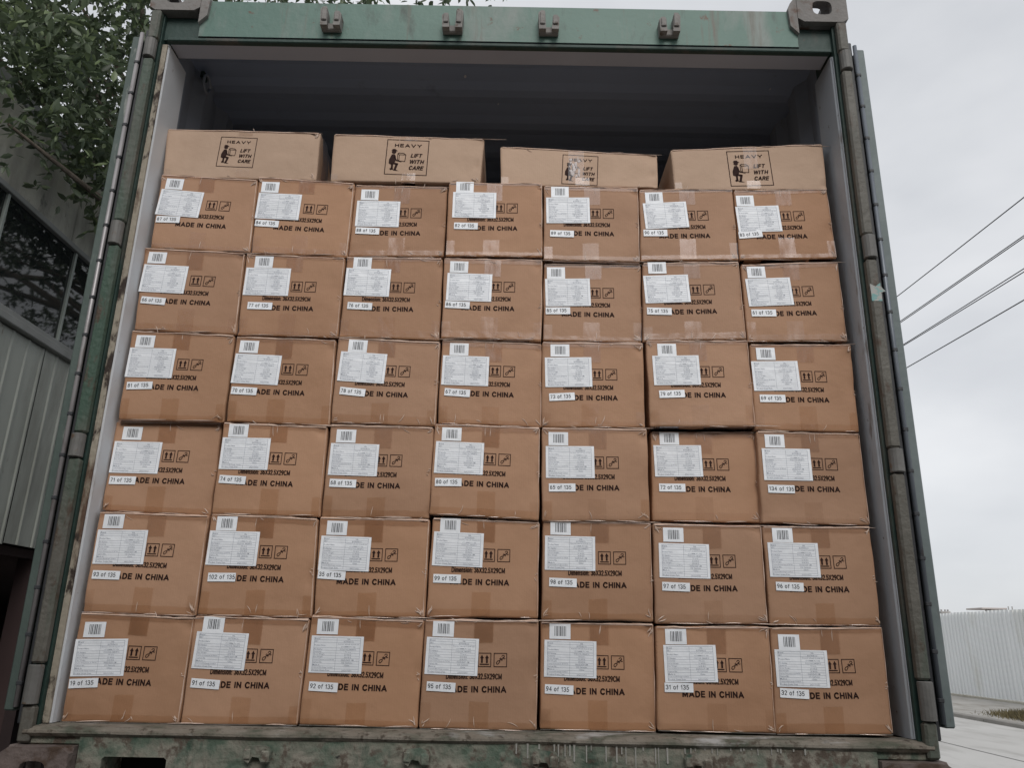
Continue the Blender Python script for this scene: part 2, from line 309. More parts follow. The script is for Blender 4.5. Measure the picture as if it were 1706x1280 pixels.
# sides, roof, floor, far end
def side(x, s):
    prof = [(x, .0)]; y = .03; t = 0.0
    while y < 5.7:
        prof += [(x, y), (x, y+.07), (x+s*.034, y+.115), (x+s*.034, y+.185)]; y += .23
    prof.append((x, 5.9)); return prof
part(MB().strip(side(-1.172, -1), -.02, 2.385, 'z'), 'side_wall', m_wallin, shear=False)
part(MB().strip(side(1.178, 1), -.02, 2.385, 'z'), 'side_wall', m_wallin, shear=False)
prof = []; y = .0
while y < 5.7:
    prof += [(y, 2.362), (y+.050, 2.362), (y+.092, 2.3545), (y+.135, 2.3545), (y+.180, 2.362)]; y += .21
prof.append((5.9, 2.362))
part(MB().strip(prof, -1.222, 1.226, 'x'), 'roof', m_inside, shear=False)
part(MB().box(-1.2, 1.2, 5.86, 5.9, -.02, 2.36), 'end_wall', m_inside, shear=False)
for i in range(8):
    part(MB().box(-1.16+i*.291, -1.16+i*.291+.287, .02, 5.85, -.04, -.002), 'floor_plank', m_wood, shear=False)

# header with its underside and lock brackets
hd = part(MB().prism([(-.045, 2.226), (-.052, 2.222), (-.052, 2.372), (.035, 2.376), (.035, 2.3), (-.035, 2.3)], -1.05, 1.05, 'x'), 'header_beam', m_green)
part(MB().box(-1.16, 1.165, -.048, -.024, 2.206, 2.2215, .003), 'header_lip', m_post)
part(MB().box(-1.16, 1.165, -.022, .052, 2.214, 2.2205, .002), 'header_underside', m_under)
part(MB().box(-1.16, 1.165, .045, .051, 2.222, 2.35), 'header_back', m_inside)
for x, tall in ((-.583, -1), (-.16, 1), (.175, -1), (.595, 1)):
    mb = MB().box(x-.034, x+.034, -.072, -.053, 2.243, 2.272, .004)
    for s in (-1, 1):
        hgt = 2.322 if s == tall else 2.304
        mb.prism([(x+s*.022-.012, 2.245), (x+s*.022+.012, 2.245), (x+s*.022+.012+.003*s, hgt-.012), (x+s*.022+.006, hgt), (x+s*.022-.006, hgt), (x+s*.022-.012+.003*s, hgt-.01)], -.092, -.054, 'y')
        mb.box(x+s*.022-.009, x+s*.022+.009, -.098, -.0925, 2.262, hgt-.008, .003)
    part(mb, 'lock_bracket', m_lug)

# corner castings: hollow blocks with holes
def plate_hole(mb, o, ax, bx, w, h, hw, hh, th, rnd=.9):
    """plate of w x h at corner o, spanned by ax and bx, thickness th along ax x bx, with a rounded hole"""
    o, ax, bx = Vector(o), Vector(ax), Vector(bx); nx = ax.cross(bx)
    outer = [];inner = []; K = 24
    for i in range(K):
        a = 2*math.pi*(i+.5)/K; c, s_ = math.cos(a), math.sin(a)
        e = 3.4; q = (abs(c)**e+abs(s_)**e)**(-1/e); inner.append((w/2+hw/2*c*q, h/2+hh/2*s_*q))
        mm = max(abs(c), abs(s_)); outer.append((w/2+w/2*c/mm, h/2+h/2*s_/mm))
    vs = [o+ax*x+bx*y for x, y in outer]+[o+ax*x+bx*y for x, y in inner]+[o+ax*x+bx*y+nx*th for x, y in outer]+[o+ax*x+bx*y+nx*th for x, y in inner]
    fs = []
    for i in range(K):
        j = (i+1) % K
        fs += [(i, j, K+j, K+i), (2*K+i, 3*K+i, 3*K+j, 2*K+j), (K+i, K+j, 3*K+j, 3*K+i), (i, 2*K+i, 2*K+j, j)]
    mb.add(vs, fs)
def casting(s, z0, z1, y0, top):
    a, b = (1.052, 1.229); x0, x1 = (a, b) if s > 0 else (-b, -a); d = .162; t = .022; h = z1-z0; wd = x1-x0
    mb = MB()
    plate_hole(mb, (x1, y0+t, z0), (-1, 0, 0), (0, 0, 1), wd, h, .068, .058, -t)            # rear face
    xo = x1 if s > 0 else x0
    plate_hole(mb, (xo, y0+t+.001, z0), (0, 1, 0), (0, 0, 1), d-t, h, .075, .058, -t*s)    # outer side
    xi0 = x0+(0 if s < 0 else t) ; xi1 = x1-(t if s > 0 else 0)
    xa, xb = (x0, x1-t-.001) if s > 0 else (x0+t+.001, x1)
    zt = z1-t if top else z0
    plate_hole(mb, (xa, y0+t+.001, zt), (1, 0, 0), (0, 1, 0), xb-xa, d-t, .075, .10, t)
    zb = z0 if top else z1-t
    mb.box(xa, xb, y0+t+.001, y0+d, zb, zb+t)
    xin = x0 if s > 0 else x1-.02
    mb.box(xin, xin+.02, y0+t+.001, y0+d, z0+t+.001, z1-t-.001)
    return part(mb, 'corner_casting', m_cast if top else m_castb)
for s in (-1, 1):
    casting(s, 2.318, 2.437, -.068, True)
    casting(s, -.172, -.048, -.112, False)
    # gusset between header and casting
    part(MB().prism([(s*1.0515, 2.268), (s*1.024, 2.30), (s*1.02, 2.372), (s*1.029, 2.396), (s*1.0515, 2.428)], -.066, .03, 'y'), 'gusset', m_cast)
    part(MB().box(s*1.06, s*1.2, -.03, .06, 2.2225, 2.3165), 'post_top_block', m_post)

# corner posts: inner face, flange, recess and hinge bar
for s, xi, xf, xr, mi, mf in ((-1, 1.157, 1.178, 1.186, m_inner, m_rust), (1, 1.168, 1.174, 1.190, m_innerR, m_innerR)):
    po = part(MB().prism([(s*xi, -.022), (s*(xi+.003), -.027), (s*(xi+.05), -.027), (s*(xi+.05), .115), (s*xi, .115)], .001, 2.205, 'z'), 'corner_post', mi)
    part(MB().box(s*(xi+.004), s*xf, -.034, -.0275, .002, 2.2), 'post_flange', mf, po)
    part(MB().box(s*(xf+.001), s*1.222, -.046, .11, -.047, 2.316), 'post_channel', m_post, po)
    segs = []; cuts = [(2.115, 2.19), (1.405, 1.485), (.72, .79), (.045, .155)]
    zlist = [2.316]; 
    for a, b in [(2.19, 2.115), (1.485, 1.405), (.79, .72), (.15, .05)]:
        zlist += [a, b]
    zlist.append(-.047)
    for i in range(0, len(zlist), 2):
        x0, x1 = s*1.182, s*1.216
        part(MB().box(x0, x1, -.076, -.047, zlist[i+1]+.003, zlist[i]-.003, .006), 'post_bar', m_bar, po)
    for i in range(1, len(zlist)-1, 2):
        a, b = zlist[i], zlist[i+1]
        mb = MB(); xc = s*1.201
        mb.tube([(xc, -.066, b), (xc, -.066, b+.002), (xc, -.066, a-.002), (xc, -.066, a)], [.017, .02, .02, .017], 14)
        part(mb, 'hinge_knuckle', m_knuck, po, smooth=False)
        part(MB().box(s*1.207, s*1.226, -.064, -.05, b+.008, a-.008, .002), 'hinge_leaf', m_knuck, po)
# doors, folded right back along the container's sides; their hinge edges face the camera
for s, me_, ms, lab in ((-1, m_dooredgeL, m_strap, 'left door folded back, green edge with pale gasket strip'), (1, m_dooredge, m_strapR, 'right door folded back, grey edge with dark gasket strip')):
    dz0, dz1 = .012, 2.235
    mb = MB().box(s*1.2475, s*1.276, -.055, .0, dz0+.02, dz1-.02, .004)
    mb.box(s*1.2475, s*1.276, 1.03, 1.08, dz0+.02, dz1-.02, .004).box(s*1.2475, s*1.276, .001, 1.029, dz0+.02, dz0+.1, .004).box(s*1.2475, s*1.276, .001, 1.029, dz1-.1, dz1-.02, .004)
    d = part(mb, 'door', me_); d['label'] = lab
    prof = []; y = .0
    for k in range(5): prof += [(s*1.252, y+.01), (s*1.252, y+.08), (s*1.27, y+.105), (s*1.27, y+.18)]; y += .205
    part(MB().strip(prof, dz0+.1, dz1-.1, 'z'), 'door_panel', me_, d)
    # rubber gasket: flat fin and bulb, held by a riveted metal strip
    mb = MB().box(s*1.2225, s*1.2365, -.05, .0, dz0-.012, dz1+.012, .003)
    part(mb, 'gasket', m_gasket, d)
    part(MB().prism([(s*1.219, -.02), (s*1.222, -.058), (s*1.2245, -.02)], dz0-.02, dz1+.03, 'z'), 'gasket_fin', m_gasket, d)
    mb = MB().tube([(s*1.2425, -.057, dz0+.03), (s*1.2425, -.057, dz1-.01)], .0072, 8)
    part(mb, 'gasket_strip', ms, d, smooth=True)
    z = dz0+.09
    while z < dz1-.03:
        mb = MB().box(s*1.2345, s*1.2505, -.0648, -.052, z-.006, z+.006, .002)
        part(mb, 'gasket_clip', m_gasket, d); z += .125
# old sticker left on the right hinge bar
m_stick = mat('torn_sticker', (.30, .30, .28), (.42, .42, .40), 20, .7, layers=[((.18, .36, .35), 30, .52, .03, (1, 1, 2)), ((.25, .23, .18), 40, .6, .03, I1)])
part(MB().add([(1.183, -.0768, 1.256), (1.2155, -.0768, 1.256), (1.2155, -.0768, 1.318), (1.199, -.0768, 1.305), (1.183, -.0768, 1.314)], [(0, 1, 2, 3, 4)]), 'sticker_scrap', m_stick)
part(MB().add([(1.2158, -.0765, 1.285), (1.229, -.078, 1.289), (1.2225, -.0765, 1.297), (1.2158, -.0765, 1.306)], [(0, 1, 2, 3)]), 'sticker_scrap', m_stick)

# rear sill: worn lip over a weathered green face, brackets and dripped paint
mb = MB(); K = 60; rows_ = []
for i in range(K+1):
    x = -1.2+2.4*i/K; a = .004*noise.noise((x*3, 1, 0))+.002*noise.noise((x*14, 2, 0)); b = .003*noise.noise((x*4, 5, 0))
    rows_.append([(x, .03, -.0006), (x, -.03, -.0006), (x, -.062+b, -.004), (x, -.078+a, -.012+b), (x, -.079+a, -.018+b), (x, -.07, -.026+a)])
vs = [q for r_ in rows_ for q in r_]; kk = 6
mb.add(vs, [(i*kk+j, (i+1)*kk+j, (i+1)*kk+j+1, i*kk+j+1) for i in range(K) for j in range(kk-1)])
lip = part(mb, 'threshold', m_lip, shear=False)
sill = part(MB().prism([(-1.05, -.18), (-1.05, -.012), (1.05, -.012), (1.05, -.18), (-.815, -.18), (-.815, -.079), (-.822, -.073), (-.978, -.073), (-.985, -.079), (-.985, -.18)], -.068, .05, 'y'), 'sill_beam', m_sill, shear=False)
part(MB().box(-1.2, -1.051, -.06, .05, -.047, -.012, .003), 'sill_end', m_sill, shear=False)
part(MB().box(1.051, 1.2, -.06, .05, -.047, -.012, .003), 'sill_end', m_sill, shear=False)
part(MB().box(-1.0, -.8, .052, .06, -.19, -.06), 'fork_pocket', mat('slot_dark', (.012, .01, .01), None, 4, .95), shear=False)
for x in (-.575, -.16, .175, .575):
    mb = MB().prism([(x-.03, -.04), (x+.005, -.037), (x+.03, -.041), (x+.036, -.052), (x+.031, -.078), (x+.014, -.082), (x+.006, -.066), (x-.012, -.064), (x-.02, -.08), (x-.034, -.072), (x-.036, -.05)], -.088, -.067, 'y')
    mb.box(x+.012, x+.034, -.097, -.0885, -.078, -.048, .008)
    mb.box(x-.034, x-.016, -.094, -.0885, -.07, -.045, .007)
    part(mb, 'lock_bracket', m_sill, shear=False)
mb = MB()
def drip(x, l_, w_):
    ys = -.0712; pts = []
    z0 = -.018
    for sgn in (-1, 1):
        seq = [(x+sgn*w_*1.6, z0), (x+sgn*w_*.8, z0-l_*.18), (x+sgn*w_*.6, z0-l_*.75), (x+sgn*w_*.75, z0-l_*.93), (x+sgn*w_*.3, z0-l_)]
        pts = pts+seq if sgn < 0 else pts+seq[::-1]
    mb.prism(pts, ys, ys+.002, 'y')
rd = random.Random(3)
x = .20
while x < .80:
    dens = 1 if x < .48 else .55
    l_ = rd.uniform(.015, .05) if rd.random() > .35*dens else rd.uniform(.045, .09)
    if x > .5: l_ *= .5
    drip(x, l_, rd.uniform(.0012, .0036)); x += rd.choice((rd.uniform(.006, .014), rd.uniform(.012, .04)))/dens**.3
for x, l_ in ((-.19+.29, .03), (.83, .012), (.86, .02), (.13, .04), (.16, .018)): drip(x, l_, .003)
part(mb, 'dripped_paint', m_drip, sill, shear=False)
for (px, py, r_) in ((775, 127, .006), (830, 173, .004), (1283, 148, .004), (940, 70, .004)):  # daylight through roof pinholes, painted as pale flecks
    c = upx(px, py, .0); d = (c-CP); t = (2.354-CP.z)/d.z; c = CP+d*t
    a = [(c.x+r_*math.cos(k*1.05+.3)*(1+.4*math.sin(k*2)), c.y+r_*1.6*math.sin(k*1.05), 2.3537) for k in range(6)]
    part(MB().add(a, [(0, 1, 2, 3, 4, 5)]), 'pinhole_light', m_inner, shear=False)

# lashing ring on the left wall, just under the roof
d = fw + r2*((342-853)/FPX) - u2*((140-640)/FPX); c = CP+d*((-1.158-CP.x)/d.x)
part(MB().tube([(c.x+.006, c.y+.03*math.cos(k*.524), c.z+.036*math.sin(k*.524)) for k in range(13)], .006, 6), 'lashing_ring', m_wallin, shear=False, smooth=True)
part(MB().box(-1.176, -1.16, c.y-.02, c.y+.02, c.z+.02, c.z+.05, .004), 'ring_lug', m_post, shear=False)
CARTONS = [
 (87,0,-1.1485,1.7345,-0.8149,1.7192,-0.808,1.4394,-1.1421,1.4516,-1.1255,1.7185,-1.137,1.6763,-0.0776,-1.1371,1.5715,-0.0135,-0.8998,1.5275),
 (84,0,-0.814,1.732,-0.4824,1.7146,-0.4844,1.4296,-0.804,1.4386,-0.7979,1.712,-0.8038,1.6683,-0.0326,-0.8027,1.5644,-0.0489,-0.5695,1.5216),
 (88,0.01,-0.4806,1.7132,-0.1636,1.7119,-0.1655,1.4437,-0.4831,1.4371,-0.458,1.695,-0.4693,1.6507,-0.0055,-0.4657,1.5482,-0.0281,-0.248,1.5213),
 (82,0,-0.1582,1.7234,0.1625,1.7262,0.164,1.4439,-0.1586,1.4408,-0.1334,1.7258,-0.1426,1.6851,0.0005,-0.1346,1.5671,-0.0014,0.0784,1.5411),
 (89,0,0.1666,1.7158,0.4909,1.7163,0.4873,1.4309,0.1681,1.4327,0.1914,1.713,0.1744,1.6699,0.0211,0.1887,1.5451,-0.016,0.4033,1.5267),
 (90,0,0.4937,1.7086,0.8142,1.7189,0.8156,1.4463,0.4905,1.4365,0.5118,1.6969,0.5031,1.6539,0.0729,0.5019,1.5528,0.0209,0.726,1.5272),
 (83,0,0.8169,1.7131,1.1385,1.727,1.1437,1.4588,0.8197,1.4477,0.8219,1.6913,0.8173,1.6474,0.0576,0.8201,1.5499,0.109,1.0525,1.5324),
 (66,0,-1.1588,1.4513,-0.8228,1.4391,-0.8165,1.147,-1.146,1.1569,-1.1397,1.4363,-1.1482,1.3904,-0.0358,-1.137,1.2749,-0.0706,-0.9123,1.2464),
 (77,0,-0.8196,1.436,-0.4904,1.4295,-0.4898,1.1432,-0.8115,1.144,-0.7859,1.4272,-0.8109,1.3849,-0.0047,-0.7906,1.2615,-0.0131,-0.5776,1.2334),
 (76,0,-0.4866,1.4318,-0.1683,1.434,-0.1643,1.1415,-0.4852,1.1454,-0.4604,1.4301,-0.4815,1.3906,-0.0192,-0.4672,1.268,-0.0273,-0.2537,1.2379),
 (86,0,-0.1631,1.4341,0.1641,1.4355,0.1619,1.1449,-0.1599,1.1488,-0.1411,1.4225,-0.1482,1.3792,-0.0172,-0.1511,1.2785,-0.0342,0.0733,1.2467),
 (85,0.012,0.1686,1.4278,0.4916,1.4294,0.4855,1.1509,0.1681,1.1508,0.1786,1.4124,0.1728,1.3696,0.0317,0.1752,1.2674,0.0202,0.399,1.2371),
 (75,0,0.4952,1.4293,0.8152,1.441,0.8196,1.1632,0.4877,1.1492,0.5116,1.4311,0.4949,1.3813,0.055,0.5032,1.268,-0.0049,0.7306,1.2517),
 (61,0,0.8216,1.4307,1.1452,1.4477,1.1443,1.1646,0.8234,1.1559,0.8382,1.4218,0.8301,1.3769,0.0605,0.8413,1.2679,0.0202,1.0544,1.2523),
 (81,0,-1.1505,1.1548,-0.8194,1.1453,-0.8168,0.8569,-1.1447,0.8588,-1.13,1.1392,-1.1442,1.0963,-0.0103,-1.1336,0.9809,0.0373,-0.909,0.9562),
 (70,0,-0.8134,1.1409,-0.494,1.1369,-0.4891,0.8514,-0.8106,0.8595,-0.7974,1.1278,-0.8069,1.0832,-0.035,-0.8047,0.9725,-0.0357,-0.5762,0.9465),
 (78,0,-0.4874,1.1443,-0.1606,1.1354,-0.1637,0.8558,-0.4878,0.861,-0.4518,1.1373,-0.4737,1.0969,-0.0497,-0.4657,0.9782,-0.0845,-0.2538,0.9469),
 (67,0.008,-0.1575,1.1468,0.1632,1.1398,0.1648,0.8615,-0.1579,0.8677,-0.1301,1.135,-0.1507,1.0926,-0.0148,-0.14,0.9832,-0.0556,0.0764,0.9559),
 (73,0,0.1653,1.1429,0.4881,1.1442,0.4837,0.8645,0.1636,0.8602,0.1907,1.1337,0.1727,1.0884,0.0268,0.1864,0.9688,0.063,0.4012,0.95),
 (79,0,0.4962,1.1547,0.8232,1.1602,0.8259,0.875,0.5002,0.8687,0.5312,1.1425,0.5138,1.1013,0.0302,0.5304,0.9854,0.0504,0.7396,0.9664),
 (69,0.005,0.8296,1.1501,1.1553,1.1554,1.1462,0.8634,0.8258,0.8652,0.847,1.1372,0.8284,1.0905,0.0269,0.8464,0.9799,0.0069,1.0638,0.9578),
 (71,0.022,-1.1572,0.8589,-0.8278,0.8604,-0.8254,0.5721,-1.1544,0.5821,-1.13,0.8425,-1.1496,0.7957,-0.0067,-1.1446,0.6866,-0.0034,-0.9169,0.6656),
 (74,0,-0.8158,0.8569,-0.4941,0.8494,-0.4914,0.5716,-0.8161,0.5761,-0.7957,0.8517,-0.8107,0.8086,0.0,-0.8039,0.6923,-0.0425,-0.5819,0.6596),
 (68,0,-0.4865,0.8572,-0.1681,0.8529,-0.1684,0.5723,-0.4878,0.5708,-0.4643,0.8409,-0.4782,0.7971,-0.0131,-0.4717,0.6868,-0.0211,-0.2598,0.6603),
 (80,0,-0.165,0.8654,0.1599,0.8592,0.1573,0.574,-0.1691,0.5856,-0.1413,0.8534,-0.1581,0.8094,-0.0231,-0.1557,0.6951,0.0076,0.0674,0.6687),
 (65,0,0.1645,0.8593,0.4892,0.8608,0.489,0.5779,0.1686,0.5719,0.1854,0.8445,0.1768,0.8003,0.0129,0.1868,0.6847,0.019,0.3991,0.6669),
 (72,0.03,0.5055,0.8594,0.8297,0.8657,0.8281,0.5819,0.5012,0.5824,0.5317,0.8599,0.5117,0.8164,0.0192,0.524,0.6968,0.0073,0.7422,0.6742),
 (134,0.006,0.8288,0.8621,1.1463,0.8608,1.1436,0.5783,0.822,0.5794,0.8509,0.8517,0.8386,0.8074,0.0024,0.8479,0.695,-0.0104,1.0654,0.6756),
 (93,0,-1.1463,0.5761,-0.8207,0.5707,-0.8202,0.2834,-1.1455,0.2892,-1.1279,0.5681,-1.1389,0.5224,0.0083,-1.1318,0.4063,-0.018,-0.9101,0.3803),
 (102,0,-0.8143,0.5762,-0.4964,0.568,-0.4878,0.2855,-0.8156,0.2868,-0.7934,0.5681,-0.8096,0.5259,-0.0097,-0.7977,0.4049,0.0122,-0.5786,0.3809),
 (35,0,-0.4914,0.5716,-0.1656,0.5706,-0.1682,0.2897,-0.4847,0.2889,-0.4673,0.5614,-0.4809,0.5172,-0.0158,-0.4802,0.4191,-0.0448,-0.2545,0.3793),
 (99,0.01,-0.158,0.5781,0.1604,0.5711,0.1582,0.2959,-0.1638,0.2933,-0.1342,0.5767,-0.1513,0.5371,-0.0244,-0.1475,0.4142,-0.0099,0.073,0.3845),
 (98,0.006,0.1709,0.5743,0.4921,0.575,0.4881,0.2936,0.1673,0.291,0.1924,0.5747,0.1765,0.5303,-0.0052,0.1893,0.4098,-0.023,0.4135,0.3835),
 (97,0,0.4962,0.5707,0.8173,0.5714,0.8136,0.2917,0.4936,0.2873,0.5244,0.5598,0.5099,0.5144,-0.009,0.5154,0.4035,-0.023,0.7329,0.3799),
 (96,0,0.8213,0.57,1.1403,0.5739,1.1366,0.293,0.82,0.2897,0.8464,0.5645,0.8299,0.5221,0.0012,0.8444,0.4099,-0.025,1.0558,0.3832),
 (19,0,-1.1455,0.2892,-0.8197,0.2795,-0.8235,0.0008,-1.148,0.0008,-1.127,0.2628,-1.1447,0.2159,0.0279,-1.1416,0.1111,0.0527,-0.9146,0.0958),
 (91,0,-0.8199,0.2867,-0.4918,0.2822,-0.499,0.0027,-0.8189,0.0009,-0.7923,0.2839,-0.8067,0.2435,-0.0249,-0.8035,0.1195,-0.0517,-0.5863,0.0947),
 (92,0,-0.4885,0.2921,-0.1662,0.2839,-0.1707,0.001,-0.4959,0.0043,-0.4687,0.2833,-0.4813,0.2381,-0.0076,-0.476,0.117,-0.038,-0.2603,0.0931),
 (95,0,-0.164,0.2868,0.1602,0.2908,0.1569,0.0007,-0.1657,0.0003,-0.1404,0.2833,-0.1562,0.2401,-0.0215,-0.15,0.1228,-0.0384,0.0709,0.0961),
 (94,0.014,0.1654,0.2878,0.4893,0.2871,0.4862,0.0012,0.1653,0.0028,0.191,0.2825,0.1767,0.2383,-0.0139,0.1785,0.1204,-0.0296,0.401,0.0947),
 (31,0,0.4934,0.2813,0.8161,0.2847,0.8109,0.0046,0.4872,0.0072,0.5177,0.2737,0.5109,0.2302,0.018,0.51,0.1309,0.0013,0.7298,0.094),
 (32,0,0.8193,0.2823,1.1383,0.2905,1.132,0.0077,0.8116,0.0034,0.8374,0.265,0.8239,0.2242,-0.0041,0.8304,0.1227,-0.0396,1.0482,0.0979),
]
HEAVY = [
 (-1.1598,1.9232,-0.6188,1.9175,-0.6171,1.7277,-1.1458,1.7307,-0.9652,1.8943,-0.837,1.8907,-0.9621,1.773),
 (-0.5718,1.911,-0.0427,1.9027,-0.052,1.7278,-0.5673,1.724,-0.3814,1.8933,-0.2342,1.8899,-0.3805,1.7511),
 (0.0146,1.8817,0.5657,1.8567,0.5604,1.7289,0.0181,1.7269,0.2329,1.8527,0.3573,1.8471,0.2311,1.7338),
 (0.6081,1.8699,1.1422,1.906,1.139,1.7246,0.6153,1.7135,0.8014,1.8674,0.9501,1.8748,0.8034,1.7265),
]

# ------------------------------------------------------------------ cartons
def card(name, c1, c2):
    m = mat(name, c1, c2, 3.2, .72, layers=[((c1[0]*.86, c1[1]*.84, c1[2]*.82), 2.2, .60, .14, (1, 1, 1.6)), ((c1[0]*.72, c1[1]*.70, c1[2]*.68), 9, .74, .08, I1)], rand=.075, bump=[(7, .16), (45, .07)], spec=.35)
    nt = m.node_tree; n = nt.nodes; l = nt.links; p = n['Principled BSDF']
    g = n.new('ShaderNodeNewGeometry'); wv = n.new('ShaderNodeTexWave'); wv.wave_type = 'BANDS'; wv.bands_direction = 'X'; wv.inputs['Scale'].default_value = 46; wv.inputs['Distortion'].default_value = .6; wv.inputs['Detail'].default_value = 1
    l.new(g.outputs['Position'], wv.inputs[0]); b = n.new('ShaderNodeBump'); b.inputs['Strength'].default_value = .035; b.inputs['Distance'].default_value = .002
    l.new(wv.outputs['Fac'], b.inputs['Height']); l.new(p.inputs['Normal'].links[0].from_socket, b.inputs['Normal']); l.new(b.outputs[0], p.inputs['Normal'])
    return m
m_card = card('brown_cardboard', (.405, .231, .139), (.445, .259, .160))
m_card2 = card('light_cardboard', (.48, .337, .244), (.52, .367, .268))
m_ink = mat('black_print', (.024, .010, .008), (.040, .018, .015), 30, .8, spec=.2)
m_inkblue = mat('label_ink', (.15, .18, .24), (.21, .24, .30), 30, .8)
m_paper = mat('label_paper', (.83, .855, .895), (.88, .90, .93), 9, .45, rand=.03, bump=[(16, .25)])
m_bars = mat('barcode_ink', (.05, .055, .065), (.08, .08, .09), 20, .7)
def film(name, tint, gl, rough):
    m = bpy.data.materials.new(name); m.use_nodes = True; n = m.node_tree.nodes; l = m.node_tree.links; n.clear()
    o = n.new('ShaderNodeOutputMaterial'); t = n.new('ShaderNodeBsdfTransparent'); t.inputs[0].default_value = (*tint, 1)
    g = n.new('ShaderNodeBsdfGlossy'); g.inputs['Roughness'].default_value = rough; g.inputs['Color'].default_value = (.95, .95, 1, 1)
    fr = n.new('ShaderNodeFresnel'); fr.inputs[0].default_value = gl; mx = n.new('ShaderNodeMixShader')
    ge = n.new('ShaderNodeNewGeometry'); mp = n.new('ShaderNodeMapping'); mp.inputs['Scale'].default_value = (1, 1, .45); l.new(ge.outputs['Position'], mp.inputs[0])
    nz = n.new('ShaderNodeTexNoise'); nz.inputs['Scale'].default_value = 16; nz.inputs['Detail'].default_value = 2; l.new(mp.outputs[0], nz.inputs[0])
    b = n.new('ShaderNodeBump'); b.inputs['Strength'].default_value = .35; b.inputs['Distance'].default_value = .012; l.new(nz.outputs['Fac'], b.inputs['Height'])
    l.new(b.outputs[0], g.inputs['Normal']); l.new(b.outputs[0], fr.inputs['Normal'])
    l.new(fr.outputs[0], mx.inputs[0]); l.new(t.outputs[0], mx.inputs[1]); l.new(g.outputs[0], mx.inputs[2]); l.new(mx.outputs[0], o.inputs[0])
    return m
m_tape = film('packing_tape', (.955, .92, .875), 1.36, .22)
m_tape2 = film('clear_tape', (.965, .95, .93), 1.32, .3)
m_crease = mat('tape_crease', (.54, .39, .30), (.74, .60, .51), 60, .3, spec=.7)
m_edge = mat('scuffed_highlight', (.46, .29, .20), (.68, .51, .41), 30, .5)  # pale tone paints the edge highlight over the scuffs

def text_mesh(body, width, height=None, bold=.0, shear=0, res=2, align='LEFT', spacing=1):
    """lettering as flat mesh in the x-z plane, facing -y, its lower left corner at 0,0"""
    c = bpy.data.curves.new('t', 'FONT'); c.body = body; c.size = 1; c.offset = bold; c.shear = shear; c.resolution_u = res; c.space_character = spacing
    o = bpy.data.objects.new('t', c); COL.objects.link(o)
    dg = bpy.context.evaluated_depsgraph_get(); me = bpy.data.meshes.new_from_object(o.evaluated_get(dg))
    bpy.data.objects.remove(o); bpy.data.curves.remove(c)
    v = np.empty(len(me.vertices)*3); me.vertices.foreach_get('co', v); v = v.reshape(-1, 3)
    f = [tuple(p.vertices) for p in me.polygons]; bpy.data.meshes.remove(me)
    x0, x1 = v[:, 0].min(), v[:, 0].max(); y0, y1 = v[:, 1].min(), v[:, 1].max()
    k = width/(x1-x0); kz = (height/(y1-y0)) if height else k
    return np.stack([(v[:, 0]-x0)*k, v[:, 0]*0, (v[:, 1]-y0)*kz], 1), f
def put(mb, tm, x, z, y=0):
    v, f = tm; return mb.add((v+np.array([x, y, z])).tolist(), f)
def rect(mb, x0, z0, x1, z1, y=0): return mb.add([(x0, y, z0), (x1, y, z0), (x1, y, z1), (x0, y, z1)], [(0, 1, 2, 3)])
def frame(mb, x0, z0, x1, z1, t, y=0):
    rect(mb, x0, z0, x1, z0+t, y); rect(mb, x0, z1-t, x1, z1, y); rect(mb, x0, z0+t, x0+t, z1-t, y); rect(mb, x1-t, z0+t, x1, z1-t, y)
def stroke(mb, pts, t, y=0):
    for (a, b), (c, d) in zip(pts, pts[1:]):
        L_ = math.hypot(c-a, d-b) or 1e-6; nx, nz = -(d-b)/L_*t/2, (c-a)/L_*t/2; ex, ez = (c-a)/L_*t*.4, (d-b)/L_*t*.4
        mb.add([(a+nx-ex, y, b+nz-ez), (a-nx-ex, y, b-nz-ez), (c-nx+ex, y, d-nz+ez), (c+nx+ex, y, d+nz+ez)], [(0, 1, 2, 3)])

